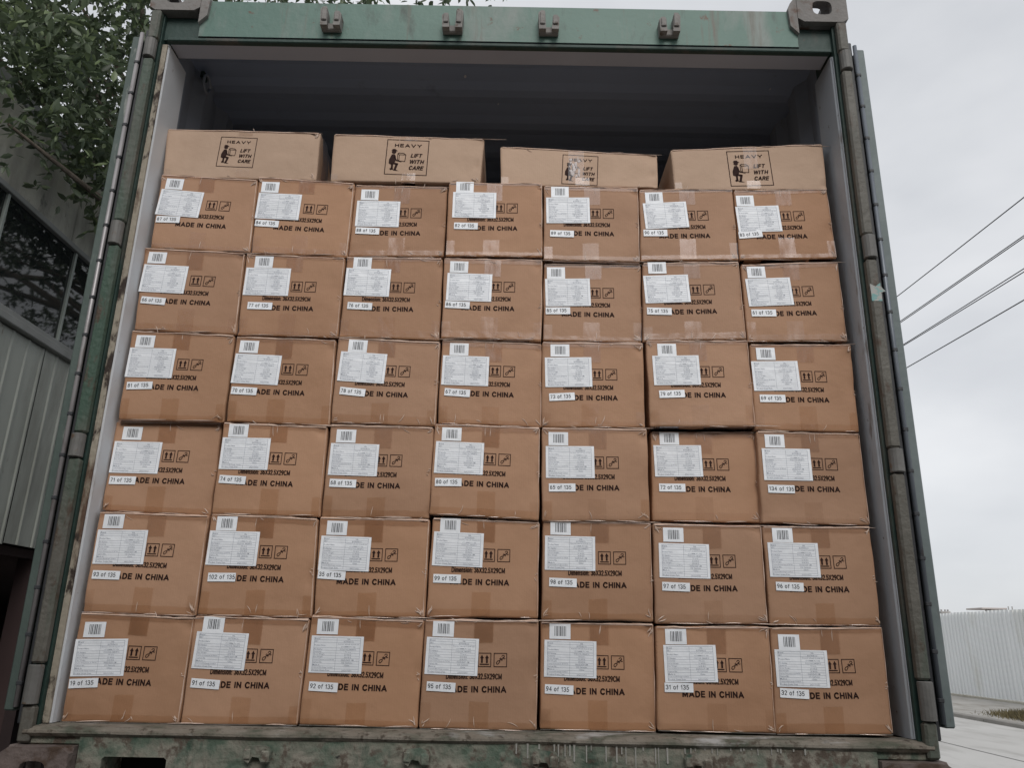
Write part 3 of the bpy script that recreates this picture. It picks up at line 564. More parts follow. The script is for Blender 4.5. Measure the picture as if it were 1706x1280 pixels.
# --- a plain bold sans drawn with strokes: width and polylines of each sign, capital height 1
def _arc(cx, cy, rx, ry, a0, a1, k=10): return [(cx+rx*math.cos(R(a0+(a1-a0)*i/k)), cy+ry*math.sin(R(a0+(a1-a0)*i/k))) for i in range(k+1)]
GL = {
 'M': (.80, [[(0, 0), (0, 1), (.40, .12), (.80, 1), (.80, 0)]]), 'A': (.78, [[(0, 0), (.39, 1), (.78, 0)], [(.14, .30), (.64, .30)]]),
 'D': (.66, [[(0, 0), (0, 1)]+_arc(.26, .5, .40, .5, 90, -90)+[(0, 0)]]), 'E': (.54, [[(.54, 0), (0, 0), (0, 1), (.54, 1)], [(0, .52), (.48, .52)]]),
 'I': (.0, [[(0, 0), (0, 1)]]), 'N': (.62, [[(0, 0), (0, 1), (.62, 0), (.62, 1)]]), 'C': (.68, [_arc(.37, .5, .37, .5, 42, 318, 14)]),
 'H': (.62, [[(0, 0), (0, 1)], [(.62, 0), (.62, 1)], [(0, .52), (.62, .52)]]), 'V': (.74, [[(0, 1), (.37, 0), (.74, 1)]]), 'Y': (.74, [[(0, 1), (.37, .45), (.74, 1)], [(.37, .45), (.37, 0)]]),
 'L': (.5, [[(0, 1), (0, 0), (.5, 0)]]), 'F': (.5, [[(0, 0), (0, 1), (.5, 1)], [(0, .52), (.44, .52)]]), 'T': (.62, [[(0, 1), (.62, 1)], [(.31, 1), (.31, 0)]]),
 'W': (1.04, [[(0, 1), (.26, 0), (.52, .95), (.78, 0), (1.04, 1)]]), 'R': (.62, [[(0, 0), (0, 1)]+_arc(.34, .75, .25, .25, 90, -90)+[(0, .5)], [(.32, .5), (.62, 0)]]),
 'X': (.62, [[(0, 0), (.62, 1)], [(0, 1), (.62, 0)]]), '.': (.0, [[(0, 0), (0, .04)]]), ':': (.0, [[(0, 0), (0, .04)], [(0, .5), (0, .54)]]),
 '0': (.46, [_arc(.23, .5, .23, .5, 0, 360, 16)]), '1': (.26, [[(0, .78), (.2, 1), (.2, 0)]]), '2': (.46, [_arc(.23, .72, .23, .28, 170, -20, 9)+[(0, 0), (.46, 0)]]),
 '3': (.46, [_arc(.21, .75, .23, .25, 160, -90, 10)+_arc(.21, .25, .25, .25, 90, -160, 10)]), '4': (.5, [[(.36, 0), (.36, 1), (0, .3), (.5, .3)]]),
 '5': (.46, [[(.42, 1), (.08, 1), (.03, .52)]+_arc(.20, .31, .26, .31, 120, -150, 10)]), '6': (.46, [_arc(.23, .3, .23, .3, 0, 360, 14), [(.01, .36), (.06, .7), (.2, .96), (.36, .97)]]),
 '7': (.46, [[(0, 1), (.46, 1), (.17, 0)]]), '8': (.46, [_arc(.23, .76, .19, .24, 0, 360, 12), _arc(.23, .27, .23, .27, 0, 360, 12)]), '9': (.46, [_arc(.23, .7, .23, .3, 0, 360, 14), [(.45, .64), (.40, .3), (.26, .04), (.1, .03)]]),
 'o': (.46, [_arc(.23, .36, .23, .36, 0, 360, 14)]), 'f': (.28, [[(.28, 1), (.16, .97), (.1, .85), (.1, 0)], [(0, .68), (.27, .68)]]), 'i': (.0, [[(0, 0), (0, .7)], [(0, .95), (0, 1)]]),
 'm': (.74, [[(0, 0), (0, .7)], _arc(.185, .5, .185, .2, 180, 0, 6)+[(.37, 0)], _arc(.555, .5, .185, .2, 180, 0, 6)+[(.74, 0)]]), 'n': (.40, [[(0, 0), (0, .7)], _arc(.2, .48, .2, .22, 180, 0, 6)+[(.4, 0)]]),
 'e': (.44, [[(.02, .37), (.44, .37)]+_arc(.22, .36, .22, .35, 5, 320, 12)]), 's': (.38, [[(.36, .6), (.26, .7), (.1, .7), (.02, .58), (.1, .42), (.28, .34), (.36, .2), (.28, .03), (.1, 0), (0, .1)]]), ' ': (.12, [])}
def lettering(mb, body, x, z, width, height, weight, slant=0, y=0):
    t = weight*height; gap = .17+weight; nat = sum(GL[c][0] for c in body)+gap*(len(body)-1); k = (width-t)/nat; cx = x+t/2; hh = height-t
    for c in body:
        w_, ls = GL[c]
        for p in ls: stroke(mb, [(cx+a*k+b*hh*slant, z+t/2+b*hh) for a, b in p], t, y)
        cx += (w_+gap)*k
def done(mb, name, m): me = mb.mesh(name); me.materials.append(m); return me

# --- shared prints; the anchor 0,0 is the lower right end of MADE IN CHINA
mb = MB(); lettering(mb, 'MADE IN CHINA', -.171, 0, .171, .0172, .225)
me_made = done(mb, 'made_in_china', m_ink)
mb = MB(); lettering(mb, 'Dimension: 36X32.5X29CM', -.169, .0345, .156, .0155, .165)
me_dim = done(mb, 'dimension_line', m_ink)
mb = MB(); frame(mb, -.081, .067, -.0435, .1045, .0021)
for ax in (-.0695, -.0555):
    rect(mb, ax-.0026, .0775, ax+.0026, .091); mb.add([(ax-.0055, 0, .090), (ax+.0055, 0, .090), (ax, 0, .0995)], [(0, 1, 2)])
rect(mb, -.0755, .0725, -.0495, .0755); 
me_up = done(mb, 'this_way_up', m_ink)
mb = MB(); frame(mb, -.0365, .067, .001, .1045, .0021)
pt = lambda a, b: (-.0365+.0375*a, .067+.0375*b)
stroke(mb, [pt(.40, .30), pt(.34, .22), pt(.26, .20), pt(.21, .27), pt(.23, .36), pt(.31, .43), pt(.42, .46), pt(.46, .38), pt(.40, .30)], .0019)
stroke(mb, [pt(.42, .44), pt(.74, .70)], .0019); stroke(mb, [pt(.50, .66), pt(.62, .46)], .0017); stroke(mb, [pt(.44, .58), pt(.66, .54)], .0017)
stroke(mb, [pt(.60, .76), pt(.68, .84), pt(.78, .82), pt(.80, .72), pt(.72, .62), pt(.80, .58), pt(.86, .60)], .0018)
me_frag = done(mb, 'fragile_sign', m_ink)
# --- shared labels; 0,0 is the upper left corner
DW, DH, BW, BH, NW, NH = .1475, .0985, .060, .0415, .080, .0245
def sheet(name, w_, h_, m, nx=6, nz=4, curl=.0):
    mb = MB(); r_ = .002
    vs = [(w_*i/nx, 0, -h_*j/nz) for j in range(nz+1) for i in range(nx+1)]
    mb.add(vs, [(j*(nx+1)+i, (j+1)*(nx+1)+i, (j+1)*(nx+1)+i+1, j*(nx+1)+i+1) for j in range(nz) for i in range(nx)])
    return done(mb, name, m)
me_doc, me_bar, me_num = sheet('shipping_label', DW, DH, m_paper), sheet('barcode_label', BW, BH, m_paper), sheet('number_label', NW, NH, m_paper)
rdb = random.Random(11); mb = MB(); x = .0145
while x < .0465:
    a = rdb.choice((.0011, .0017, .0026)); rect(mb, x, -.0335, x+a, -.0065); x += a+rdb.choice((.0014, .0019, .0026))
me_barp = done(mb, 'barcode_bars', m_bars)
mb = MB(); T = .0005; x0, x1, xm = .0085, .139, .072
rowsd = [('Brand', 'VAL', 1), ('SKU', 'BO7TK9BC1G', 1), ('Product Name', 'Scooter wheels 2 pack set', 2), ('PO Number', 'PO2110A_S4868F13', 1), ('Quantity', '76 pcs', 1), ('Gross Weight', '21.4 KG', 1), ('Net Weight', '20.8 KG', 1),
         ('Carton Dimensions (L*W*H)', '36x32.5x29 CM', 1), ('Carton No.', '1/2 Cartons', 1), ('Made in', 'China', 1), ('Customs/Exchange number', '', 1), ('Product Create Date', '2021/10/21', 1)]
zt = -.0045; u = (DH-.0085)/13
frame(mb, x0, zt-13*u, x1, zt, T*1.3); rect(mb, xm, zt-13*u, xm+T, zt)
for a, b, k in rowsd:
    zb = zt-u*k
    if zb > -.0925: rect(mb, x0+.001, zb, x1-.001, zb+T)
    w_ = len(a)*.0024+.002; put(mb, text_mesh(a, min(w_, .058), .0038, bold=.004, res=1), x0+.0015, zb+(k-1)*u*.5+.0014)
    if b:
        w_ = min(len(b)*.0026+.001, .060); put(mb, text_mesh(b, w_, .0038, bold=.004, res=1), (xm+x1)/2-w_/2, zb+(k-1)*u+.0014)
        if k == 2: put(mb, text_mesh('(110MM PU 6S)', .04, .0038, bold=.004, res=1), (xm+x1)/2-.02, zb+.0014)
    zt = zb
me_docp = done(mb, 'label_table', m_inkblue)

TT = [0, .014, .03, .065, .12, .2, .3, .4, .5, .6, .7, .8, .87, .905, .935, .955, .97, .986, 1.0]
def carton_body(quad, depth, seed, rr=.0055, crush=1.0):
    """rounded box whose front is the given quad (local x,z: TL TR BR BL), edges a little crushed inwards"""
    tl, tr, br, bl = quad; W_ = ((tr[0]-tl[0])+(br[0]-bl[0]))/2; H_ = ((tl[1]-bl[1])+(tr[1]-br[1]))/2; D_ = depth
    idx = {}; mb = MB(); n_ = len(TT)-1; rn = random.Random(seed*5+1)
    dents = [(rn.uniform(.955, .99), rn.uniform(.38, .55), rn.uniform(.012, .024), rn.uniform(.004, .010)), (rn.uniform(.96, 1), rn.uniform(.02, .16), rn.uniform(.014, .03), rn.uniform(.003, .008)), (rn.uniform(.95, 1), rn.uniform(.85, 1), rn.uniform(.014, .03), rn.uniform(.002, .007)), (rn.uniform(0, .03), rn.uniform(0, .08), rn.uniform(.014, .03), rn.uniform(.002, .007))]
    dents = [d for d in dents if rn.random() < .75]
    def vert(a, b, c):
        key = (round(a, 4), round(b, 4), round(c, 4))
        if key in idx: return idx[key]
        p = Vector((a*W_, b*D_, c*H_)); q = Vector((min(max(p.x, rr), W_-rr), min(max(p.y, rr), D_-rr), min(max(p.z, rr), H_-rr)))
        d = p-q
        if d.length > 1e-9: p = q+d.normalized()*rr
        ex = min(p.x, W_-p.x); ez = min(p.z, H_-p.z); e = min(ex, ez)
        if p.y < .03 and e < .022:
            k = (1-e/.022)*crush; corner = 1 if max(ex, ez) < .05 else .45
            p.y += k*corner*.006*max(0, noise.noise((p.x*14+seed*3.1, p.z*14, seed*1.7))+.1)
            if ez < .02: p.z += .004*k*noise.noise((p.x*11+seed, seed*.7, 4.0))*(.6+.4*corner)
            if ex < .02: p.x += .003*k*noise.noise((p.z*11+seed, seed*.9, 8.0))
        if p.y < .03:      # knocks: pushed in where hands and straps caught the right side and corners
            for du, dv, dr, dd in dents:
                q2 = ((p.x/W_-du)*W_)**2+((p.z/H_-dv)*H_)**2
                if q2 < dr*dr: f_ = 1-q2/(dr*dr); p.y += dd*f_*f_*(1+.7*noise.noise((p.x*70, p.z*70, seed)))
        u, v = p.x/W_, p.z/H_
        x = (bl[0]*(1-u)+br[0]*u)*(1-v)+(tl[0]*(1-u)+tr[0]*u)*v; z = (bl[1]*(1-u)+br[1]*u)*(1-v)+(tl[1]*(1-u)+tr[1]*u)*v
        idx[key] = len(mb.v); mb.v.append((x, p.y, z)); return idx[key]
    for i in range(n_):
        for j in range(n_):
            a0, a1, c0, c1 = TT[i], TT[i+1], TT[j], TT[j+1]
            mb.f.append((vert(a0,0,c0), vert(a1,0,c0), vert(a1,0,c1), vert(a0,0,c1)))
            mb.f.append((vert(a0,1,c0), vert(a0,1,c1), vert(a1,1,c1), vert(a1,1,c0)))
            mb.f.append((vert(0,a0,c0), vert(0,a0,c1), vert(0,a1,c1), vert(0,a1,c0)))
            mb.f.append((vert(1,a0,c0), vert(1,a1,c0), vert(1,a1,c1), vert(1,a0,c1)))
            mb.f.append((vert(a0,c0,1), vert(a1,c0,1), vert(a1,c1,1), vert(a0,c1,1)))
            mb.f.append((vert(a0,c0,0), vert(a0,c1,0), vert(a1,c1,0), vert(a1,c0,0)))
    def at(u, v):   # point on the front quad by fraction
        return ((bl[0]*(1-u)+br[0]*u)*(1-v)+(tl[0]*(1-u)+tr[0]*u)*v, (bl[1]*(1-u)+br[1]*u)*(1-v)+(tl[1]*(1-u)+tr[1]*u)*v)
    return mb, at, W_, H_
def tape_strip(at, H_, u0, u1, L_, top, rr, seed, off=.0012, nx=8, tilt=0):
    """tape lying on the front and turning over the top (or bottom) edge"""
    mb = MB(); prof = [(-off, L_)]+[(-off, L_*(1-k/3)+rr*k/3) for k in (1, 2, 3)]
    for k in (1, 2, 3): a = k*math.pi/6; prof.append((rr-(rr+off)*math.cos(a), rr-(rr+off)*math.sin(a)))
    prof.append((.05, -off)); k = len(prof)
    for i in range(nx+1):
        u = u0+(u1-u0)*i/nx; e = .0018*noise.noise((u*9+seed, seed, 1.5))
        for y, d in prof:
            dd = d+(tilt*(u-(u0+u1)/2)+e if d == L_ else 0); v = 1-dd/H_ if top else dd/H_
            x, z = at(u, min(max(v, -.004), 1.004)); mb.v.append((x, y-.0003*abs(noise.noise((u*40, d*90, seed))), z))
    for i in range(nx):
        for j in range(k-1): mb.f.append((i*k+j, (i+1)*k+j, (i+1)*k+j+1, i*k+j+1))
    return mb
def crease(mb, p, ang, ln, wd, ht, y0=-.0014, bend=.3):
    """one little ridge of wrinkled tape"""
    x, z = p; pts = []
    for k in range(4):
        a = ang+bend*(k-1.5)/1.5; pts.append((x, z)); x += math.cos(a)*ln/3; z += math.sin(a)*ln/3
    for k in range(3):
        (a, b), (c, d) = pts[k], pts[k+1]; L_ = math.hypot(c-a, d-b); nx, nz = -(d-b)/L_, (c-a)/L_
        w0 = wd*(.25, .9, 1, .2)[k]; w1 = wd*(.25, .9, 1, .2)[k+1]; h0 = ht*(.1, 1, .8, .1)[k]; h1 = ht*(.1, 1, .8, .1)[k+1]
        mb.add([(a+nx*w0/2, y0, b+nz*w0/2), (a, y0-h0, b), (a-nx*w0/2, y0, b-nz*w0/2), (c+nx*w1/2, y0, d+nz*w1/2), (c, y0-h1, d), (c-nx*w1/2, y0, d-nz*w1/2)], [(0, 1, 4, 3), (1, 2, 5, 4)])
def creases(at, rnd, amount, heavy=False):
    mb = MB()
    for (u, v, a0) in ((.985, .02, 2.3), (.015, .02, .8), (.985, .98, -2.3), (.015, .98, -.8)):
        if rnd.random() < amount*(.85 if u > .5 else .55):
            for k in range(rnd.randint(2, 5)):
                x, z = at(u+rnd.uniform(-.012, .004)*(1 if u > .5 else -1), v+rnd.uniform(0, .03)*(1 if v < .5 else -1)); crease(mb, (x, z), a0+rnd.uniform(-.6, .6), rnd.uniform(.008, .026), rnd.uniform(.0018, .0036), rnd.uniform(.0008, .0018), bend=rnd.uniform(-.5, .5))
    if not heavy and rnd.random() < amount:
        v = .44+rnd.uniform(-.05, .05)
        for k in range(3):
            x, z = at(.955+rnd.uniform(0, .03), v+.025*k); crease(mb, (x, z), rnd.uniform(-.9, .9), rnd.uniform(.006, .012), .0022, .0012)
    for k in range(int(rnd.uniform(1, 6)*amount)):
        x, z = at(rnd.uniform(.1, .9), rnd.choice((.012, .03, .97, .985))); crease(mb, (x, z), rnd.uniform(-.5, .5)+rnd.choice((0, 1.2, 2.4)), rnd.uniform(.01, .035), rnd.uniform(.0014, .0026), .001)
    # loose tape lips along the lower and upper edges, pale to carry the highlight
    for v in (.006, .994):
        u = rnd.uniform(.02, .2)
        while u < .93:
            ln = rnd.uniform(.03, .12)
            if rnd.random() < .8*amount: crease(mb, at(u, v), rnd.uniform(-.03, .03), ln, .003, .0022, bend=rnd.uniform(-.06, .06))
            u += ln/.32+rnd.uniform(.02, .15)
    for k in range(rnd.choice((0, 1, 1, 2))):
        u = .46+rnd.uniform(-.05, .1); x, z = at(u, .985 if rnd.random() < .6 else .12); crease(mb, (x, z), -1.57+rnd.uniform(-.15, .15), rnd.uniform(.02, .035), .0018, .0008, bend=.1)
    return mb
def worn_edge_highlight(at, W_, H_, seed, top):
    """edge highlight painted as a pale strip on scuffed tape along the upper front edge, of uneven width"""
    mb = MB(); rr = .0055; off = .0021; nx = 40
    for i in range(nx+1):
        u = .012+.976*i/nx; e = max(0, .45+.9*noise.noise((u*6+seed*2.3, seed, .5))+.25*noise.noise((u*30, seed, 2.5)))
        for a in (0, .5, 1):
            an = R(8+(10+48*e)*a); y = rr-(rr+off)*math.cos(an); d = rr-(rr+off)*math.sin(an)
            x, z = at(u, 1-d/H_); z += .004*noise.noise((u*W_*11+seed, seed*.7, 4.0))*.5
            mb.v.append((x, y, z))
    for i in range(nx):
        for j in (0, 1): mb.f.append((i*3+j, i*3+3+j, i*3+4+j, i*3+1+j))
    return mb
def worn_side_highlight(at, W_, H_, seed):  # lighter curve of the right edge, painted as a pale strip
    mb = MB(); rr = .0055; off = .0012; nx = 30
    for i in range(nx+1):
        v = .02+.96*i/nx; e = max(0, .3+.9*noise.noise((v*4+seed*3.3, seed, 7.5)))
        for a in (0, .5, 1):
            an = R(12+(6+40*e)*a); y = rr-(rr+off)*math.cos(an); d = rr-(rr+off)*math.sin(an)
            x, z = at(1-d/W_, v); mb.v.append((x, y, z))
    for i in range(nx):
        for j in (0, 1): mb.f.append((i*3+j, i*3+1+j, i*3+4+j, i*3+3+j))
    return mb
ROWN = ['topmost seven-carton row', 'second seven-carton row down', 'third seven-carton row down', 'fourth seven-carton row down', 'second lowest row', 'bottom row']
COLN = ['leftmost', 'second from left', 'third from left', 'middle one', 'third from right', 'second from right', 'rightmost']
CR = {}
for i, c in enumerate(CARTONS):
    num, yb = c[0], c[1]; rnd = random.Random(num*13+5)
    Q = [(c[2], c[3]), (c[4], c[5]), (c[6], c[7]), (c[8], c[9])]
    ox, oz = (Q[2][0]+Q[3][0])/2, min(Q[2][1], Q[3][1]); qd = [(x-ox, z-oz) for x, z in Q]
    t = tag(empty('carton', (ox, yb, oz)), 'brown carton marked %d of 135, %s in the %s' % (num, COLN[i % 7], ROWN[i//7]), 'carton', 'numbered cartons stacked in the container')
    mb, at, W_, H_ = carton_body(qd, .36, num)
    mb.build('body', m_card, t, smooth=True, fixn=False)
    # tapes
    uc = .51+rnd.uniform(-.03, .03); wd = .027/W_
    right = i % 7 >= 5 or (i % 7 == 4 and rnd.random() < .6)
    tm = m_tape2 if right and rnd.random() < .55 else m_tape
    tape_strip(at, H_, uc-wd, uc+wd, rnd.uniform(.055, .075), True, .0055, num).build('tape', m_tape2 if rnd.random() < .35 or right else m_tape, t, fixn=False)
    tape_strip(at, H_, uc-.02-wd, uc-.02+wd, rnd.uniform(.06, .082), False, .0055, num+9, tilt=rnd.uniform(-.01, .01)).build('tape', tm, t, fixn=False)
    tape_strip(at, H_, .006, .994, rnd.uniform(.016, .03), False, .0055, num+5, off=.0017, nx=24).build('edge_tape', tm, t, fixn=False)
    tape_strip(at, H_, .006, .994, rnd.uniform(.010, .022), True, .0055, num+7, off=.0017, nx=24).build('edge_tape', m_tape2, t, fixn=False)
    for u0, u1 in ((.004, .09), (.915, .996)):
        if rnd.random() < .6: tape_strip(at, H_, u0, u1, rnd.uniform(.045, .07), False, .0055, num+3, off=.0022, nx=4).build('corner_tape', m_tape if rnd.random() < .7 else m_tape2, t, fixn=False)
    creases(at, rnd, .9 if i % 7 >= 3 else .75).build('tape_creases', m_crease, t, fixn=False)['kind'] = 'stuff'
    mb = worn_edge_highlight(at, W_, H_, num, True)
    mb.build('worn_edge_highlight', m_edge, t, fixn=False)
    if rnd.random() < .7: worn_side_highlight(at, W_, H_, num).build('worn_edge_highlight', m_edge, t, fixn=False)
    # print
    ax, az = c[-2]-ox, c[-1]-oz
    sl_ = math.atan2(Q[2][1]-Q[3][1], Q[2][0]-Q[3][0])*.5+math.atan2(Q[1][1]-Q[0][1], Q[1][0]-Q[0][0])*.5
    for nm, me in (('made_in_china_print', me_made), ('dimension_print', me_dim), ('this_way_up_print', me_up), ('fragile_print', me_frag)):
        o = link(nm, me, None, t, (ax, -.0007, az)); o.rotation_euler = (0, -sl_, 0)
    # labels: barcode, shipping label, number
    o = link('barcode_label', me_bar, None, t, (c[10]-ox, -.0020, c[11]-oz)); o.rotation_euler = (0, -c[14]*.6, 0)
    link('barcode_bars', me_barp, None, o, (0, -.0003, 0))
    o = link('shipping_label', me_doc, None, t, (c[12]-ox, -.0023, c[13]-oz)); o.rotation_euler = (0, -c[14], 0)
    link('label_table', me_docp, None, o, (0, -.0003, 0))
    o = link('number_label', me_num, None, t, (c[15]-ox, -.0028, c[16]-oz)); o.rotation_euler = (0, -c[17], 0)
    mb = MB(); tx = '%d of 135' % num; lettering(mb, tx, .0035, -.0176, .064 if num < 100 else .0745, .0122, .14)
    me = done(mb, 'number_print', m_bars); link('number_print', me, None, o, (0, -.0003, 0))

# --- the four wide cartons on top
LAB4 = ['wide carton with heavy lifting sign at the left end of the top', 'wide carton with heavy lifting sign, second from the left on top', 'wide carton with heavy lifting sign half covered by whitish tape', 'wide carton with heavy lifting sign at the right end of the top']
mb = MB(); s_ = 1.0
frame(mb, 0, -1, 1, 0, .018)
lettering(mb, 'HEAVY', .19, -.215, .64, .098, .22)
for tx, z in (('LIFT', -.50), ('WITH', -.675), ('CARE', -.85)): lettering(mb, tx, .585 if tx == 'LIFT' else .56, z, .26 if tx == 'LIFT' else .34, .115, .21, .22)
P_ = lambda *a: [(x, -y) for x, y in a]
def poly(mb, pts, y=0): mb.add([(x, y, z) for x, z in pts], [tuple(range(len(pts)))])
poly(mb, [(.185+.055*math.cos(k*.6283), -.36+.05*math.sin(k*.6283)) for k in range(10)])
poly(mb, P_((.12, .315), (.15, .275), (.21, .27), (.25, .31), (.275, .325), (.25, .335)))
poly(mb, P_((.14, .43), (.20, .42), (.235, .47), (.245, .55), (.235, .63), (.21, .68), (.14, .72), (.085, .69), (.085, .58)))
stroke(mb, P_((.2, .5), (.26, .6), (.37, .625)), .03)
stroke(mb, P_((.17, .69), (.17, .83), (.145, .845)), .05); stroke(mb, P_((.2, .68), (.28, .7), (.24, .86)), .055); poly(mb, P_((.2, .88), (.21, .855), (.27, .86), (.34, .895)))
stroke(mb, P_((.14, .845), (.19, .85)), .03)
stroke(mb, P_((.28, .40), (.31, .38), (.42, .39), (.47, .43), (.46, .62), (.32, .61), (.315, .43), (.47, .43)), .016); stroke(mb, P_((.28, .40), (.315, .43)), .016); stroke(mb, P_((.28, .40), (.28, .57), (.32, .61)), .016)
me_sign = done(mb, 'lifting_sign', m_ink)
for i, c in enumerate(HEAVY):
    rnd = random.Random(90+i); Q = [(c[0], c[1]), (c[2], c[3]), (c[4], c[5]-.004), (c[6], c[7]-.004)]
    ox, oz = (Q[2][0]+Q[3][0])/2, min(Q[2][1], Q[3][1]); qd = [(x-ox, z-oz) for x, z in Q]
    t = tag(empty('wide_carton', (ox, (.004, 0, .012, -.002)[i], oz)), LAB4[i], 'carton', 'wide cartons lying across the top')
    mb, at, W_, H_ = carton_body(qd, .40, 200+i, rr=.0045, crush=.6); mb.build('body', m_card2, t, smooth=True, fixn=False)
    tape_strip(at, H_, .475, .565, .035, False, .005, i).build('tape', m_tape, t, fixn=False)
    if i != 2: tape_strip(at, H_, .47, .56, .02 if i != 3 else .09, True, .005, i+4).build('tape', m_tape2, t, fixn=False)
    tape_strip(at, H_, .004, .05, .03, False, .005, i+8, nx=3).build('corner_tape', m_tape2, t, fixn=False)
    worn_edge_highlight(at, W_, H_, 300+i, True).build('worn_edge_highlight', m_edge, t, fixn=False)
    creases(at, rnd, .45, True).build('tape_creases', m_crease, t, fixn=False)['kind'] = 'stuff'
    sx, sz = c[10]-c[8], c[11]-c[9]; w_ = math.hypot(sx, sz); h_ = math.hypot(c[12]-c[8], c[13]-c[9])
    o = link('lifting_sign', me_sign, None, t, (c[8]-ox, -.0007, c[9]-oz)); o.rotation_euler = (0, -math.atan2(sz, sx), 0); o.scale = (w_, 1, h_)
    if i == 2:   # whitish wrinkled tape over the sign
        tape_strip(at, H_, .43, .53, H_*.93, True, .005, 77, off=.0014).build('tape', m_tape2, t, fixn=False)
        mb = MB()
        for k in range(26):
            x, z = at(.44+rnd.uniform(0, .07), rnd.uniform(.2, .7)); crease(mb, (x, z), 1.57+rnd.uniform(-.6, .6), rnd.uniform(.01, .024), rnd.uniform(.003, .008), .0008, y0=-.0018, bend=rnd.uniform(-.6, .6))
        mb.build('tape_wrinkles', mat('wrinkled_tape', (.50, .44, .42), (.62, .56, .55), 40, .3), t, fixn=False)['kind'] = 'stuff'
    if i == 0:   # loose clear film hanging at the right hand side
        x, z = qd[1]; mb = MB()
        for k in range(7):
            y = .02+.05*k; mb.v += [(x+.004+.004*math.sin(k*2.1), y, z-.004), (x+.006+.007*math.sin(k*1.3+1), y, z-.09), (x+.012+.006*math.sin(k*2.7), y, z-.18)]
        mb.f += [(k*3+j, k*3+3+j, k*3+4+j, k*3+1+j) for k in range(6) for j in (0, 1)]
        mb.build('loose_film', m_tape2, t, fixn=False)

# ------------------------------------------------------------------ broadleaf tree over the shed and the container
m_bark = mat('bark', (.10, .08, .06), (.16, .13, .10), 6, .9, stretch=(3, 3, .6), bump=(20, .6))
def leafmat(name, a, b):
    m = mat(name, a, b, 2.5, .42, island=.45, spec=.45)
    n = m.node_tree.nodes; l = m.node_tree.links; p = n['Principled BSDF']; o = n['Material Output']
    t = n.new('ShaderNodeBsdfTranslucent'); mx = n.new('ShaderNodeMixShader'); mx.inputs[0].default_value = .28
    l.new(p.inputs['Base Color'].links[0].from_socket, t.inputs[0]); l.new(p.outputs[0], mx.inputs[1]); l.new(t.outputs[0], mx.inputs[2]); l.new(mx.outputs[0], o.inputs[0])
    return m
m_leaf = leafmat('leaf_green', (.070, .094, .055), (.115, .15, .082))
m_leaf2 = leafmat('leaf_bright', (.13, .175, .085), (.18, .225, .105))
TR = Vector((-2.35, 7.0, G)); tr = tag(empty('broadleaf_tree', TR), 'tall dense broadleaf tree overhanging the shed roof left of the container', 'tree')
rng = np.random.default_rng(5)
C0 = np.array([-3.7, 4.0, 5.5]); RAD = np.array([3.5, 3.1, 2.5])
hub = TR+Vector((-.25, -.6, 4.3))
MB().tube([TR-TR, Vector((.05, -.1, 1.4)), Vector((-.1, -.3, 2.9)), hub-TR], [.2, .16, .14, .12], 10).build('trunk', m_bark, tr, smooth=True)
clumps = []
while len(clumps) < 150:
    p = rng.normal(size=3); p /= np.linalg.norm(p); p = C0+RAD*p*rng.uniform(.25, 1)**.5
    if p[2] < 3.75 and p[0] < -3.0: continue
    if p[2] < 3.0: continue
    clumps.append((p, rng.uniform(.45, .8), 230))
# sprays hanging in front of the shed's fascia
for p, r_, k in (((-3.0, 1.5, 3.5), .35, 190), ((-2.98, 1.8, 3.42), .28, 120), ((-2.95, 2.15, 3.4), .28, 130), ((-2.9, 2.5, 3.45), .28, 130), ((-2.85, 2.9, 3.4), .28, 110), ((-2.8, 3.2, 3.5), .28, 130), ((-2.9, 2.7, 3.1), .2, 26), ((-3.0, 2.0, 3.55), .42, 190), ((-2.85, 2.75, 3.62), .40, 170), ((-2.7, 3.3, 3.75), .45, 190), ((-2.95, 2.45, 3.25), .22, 34), ((-2.75, 3.15, 3.2), .26, 46), ((-3.0, 1.75, 3.3), .25, 44), ((-2.7, 3.4, 3.45), .3, 90), ((-3.05, 1.7, 3.75), .4, 150), ((-3.2, 2.2, 4.2), .5, 170), ((-3.2, 2.9, 4.4), .5, 170), ((-3.6, 2.3, 4.6), .5, 170)):
    clumps.append((np.array(p), r_, int(k*2.3)))
# dense outer growth over the shed roof, on the container's side
while len(clumps) < 255:
    y_ = rng.uniform(1.5, 4.2); x_ = rng.uniform(-5.6, -2.6); z_ = rng.uniform(3.75, 7.0)
    q = (np.array([x_, y_, z_])-C0)/(RAD*1.08)
    if q@q > 1: continue
    clumps.append((np.array([x_, y_, z_]), rng.uniform(.35, .6), 210))
# the crown's far side, above the container
while len(clumps) < 315:
    clumps.append((np.array([rng.uniform(-2.0, 1.9), rng.uniform(5.2, 9.2), rng.uniform(3.2, 5.6)]), rng.uniform(.4, .65), 190))
for q in range(9):
    clumps.append((np.array([rng.uniform(-3.02, -2.88), 1.55+q*.21, rng.uniform(2.98, 3.35)]), rng.uniform(.12, .2), 22))
for k, (p, r_, c_) in enumerate(clumps[::7]):
    a = hub-TR; b = Vector(p)-TR; mid = (a+b)/2+Vector(rng.normal(size=3)*.25)+Vector((0, 0, .2))
    MB().tube([a, a.lerp(mid, .6), mid, mid.lerp(b, .6), b], [.06, .05, .036, .024, .008], 6).build('limb', m_bark, tr, smooth=True)
LV = np.array([(0, 0, 0), (.30, .21, .02), (.62, .20, .01), (1, 0, -.07), (.62, -.20, .01), (.30, -.21, .02), (.32, 0, -.045), (.64, 0, -.06)])
LF = [(0, 6, 1), (1, 6, 7, 2), (2, 7, 3), (0, 5, 6), (5, 4, 7, 6), (4, 3, 7)]
pos = []; axs = []
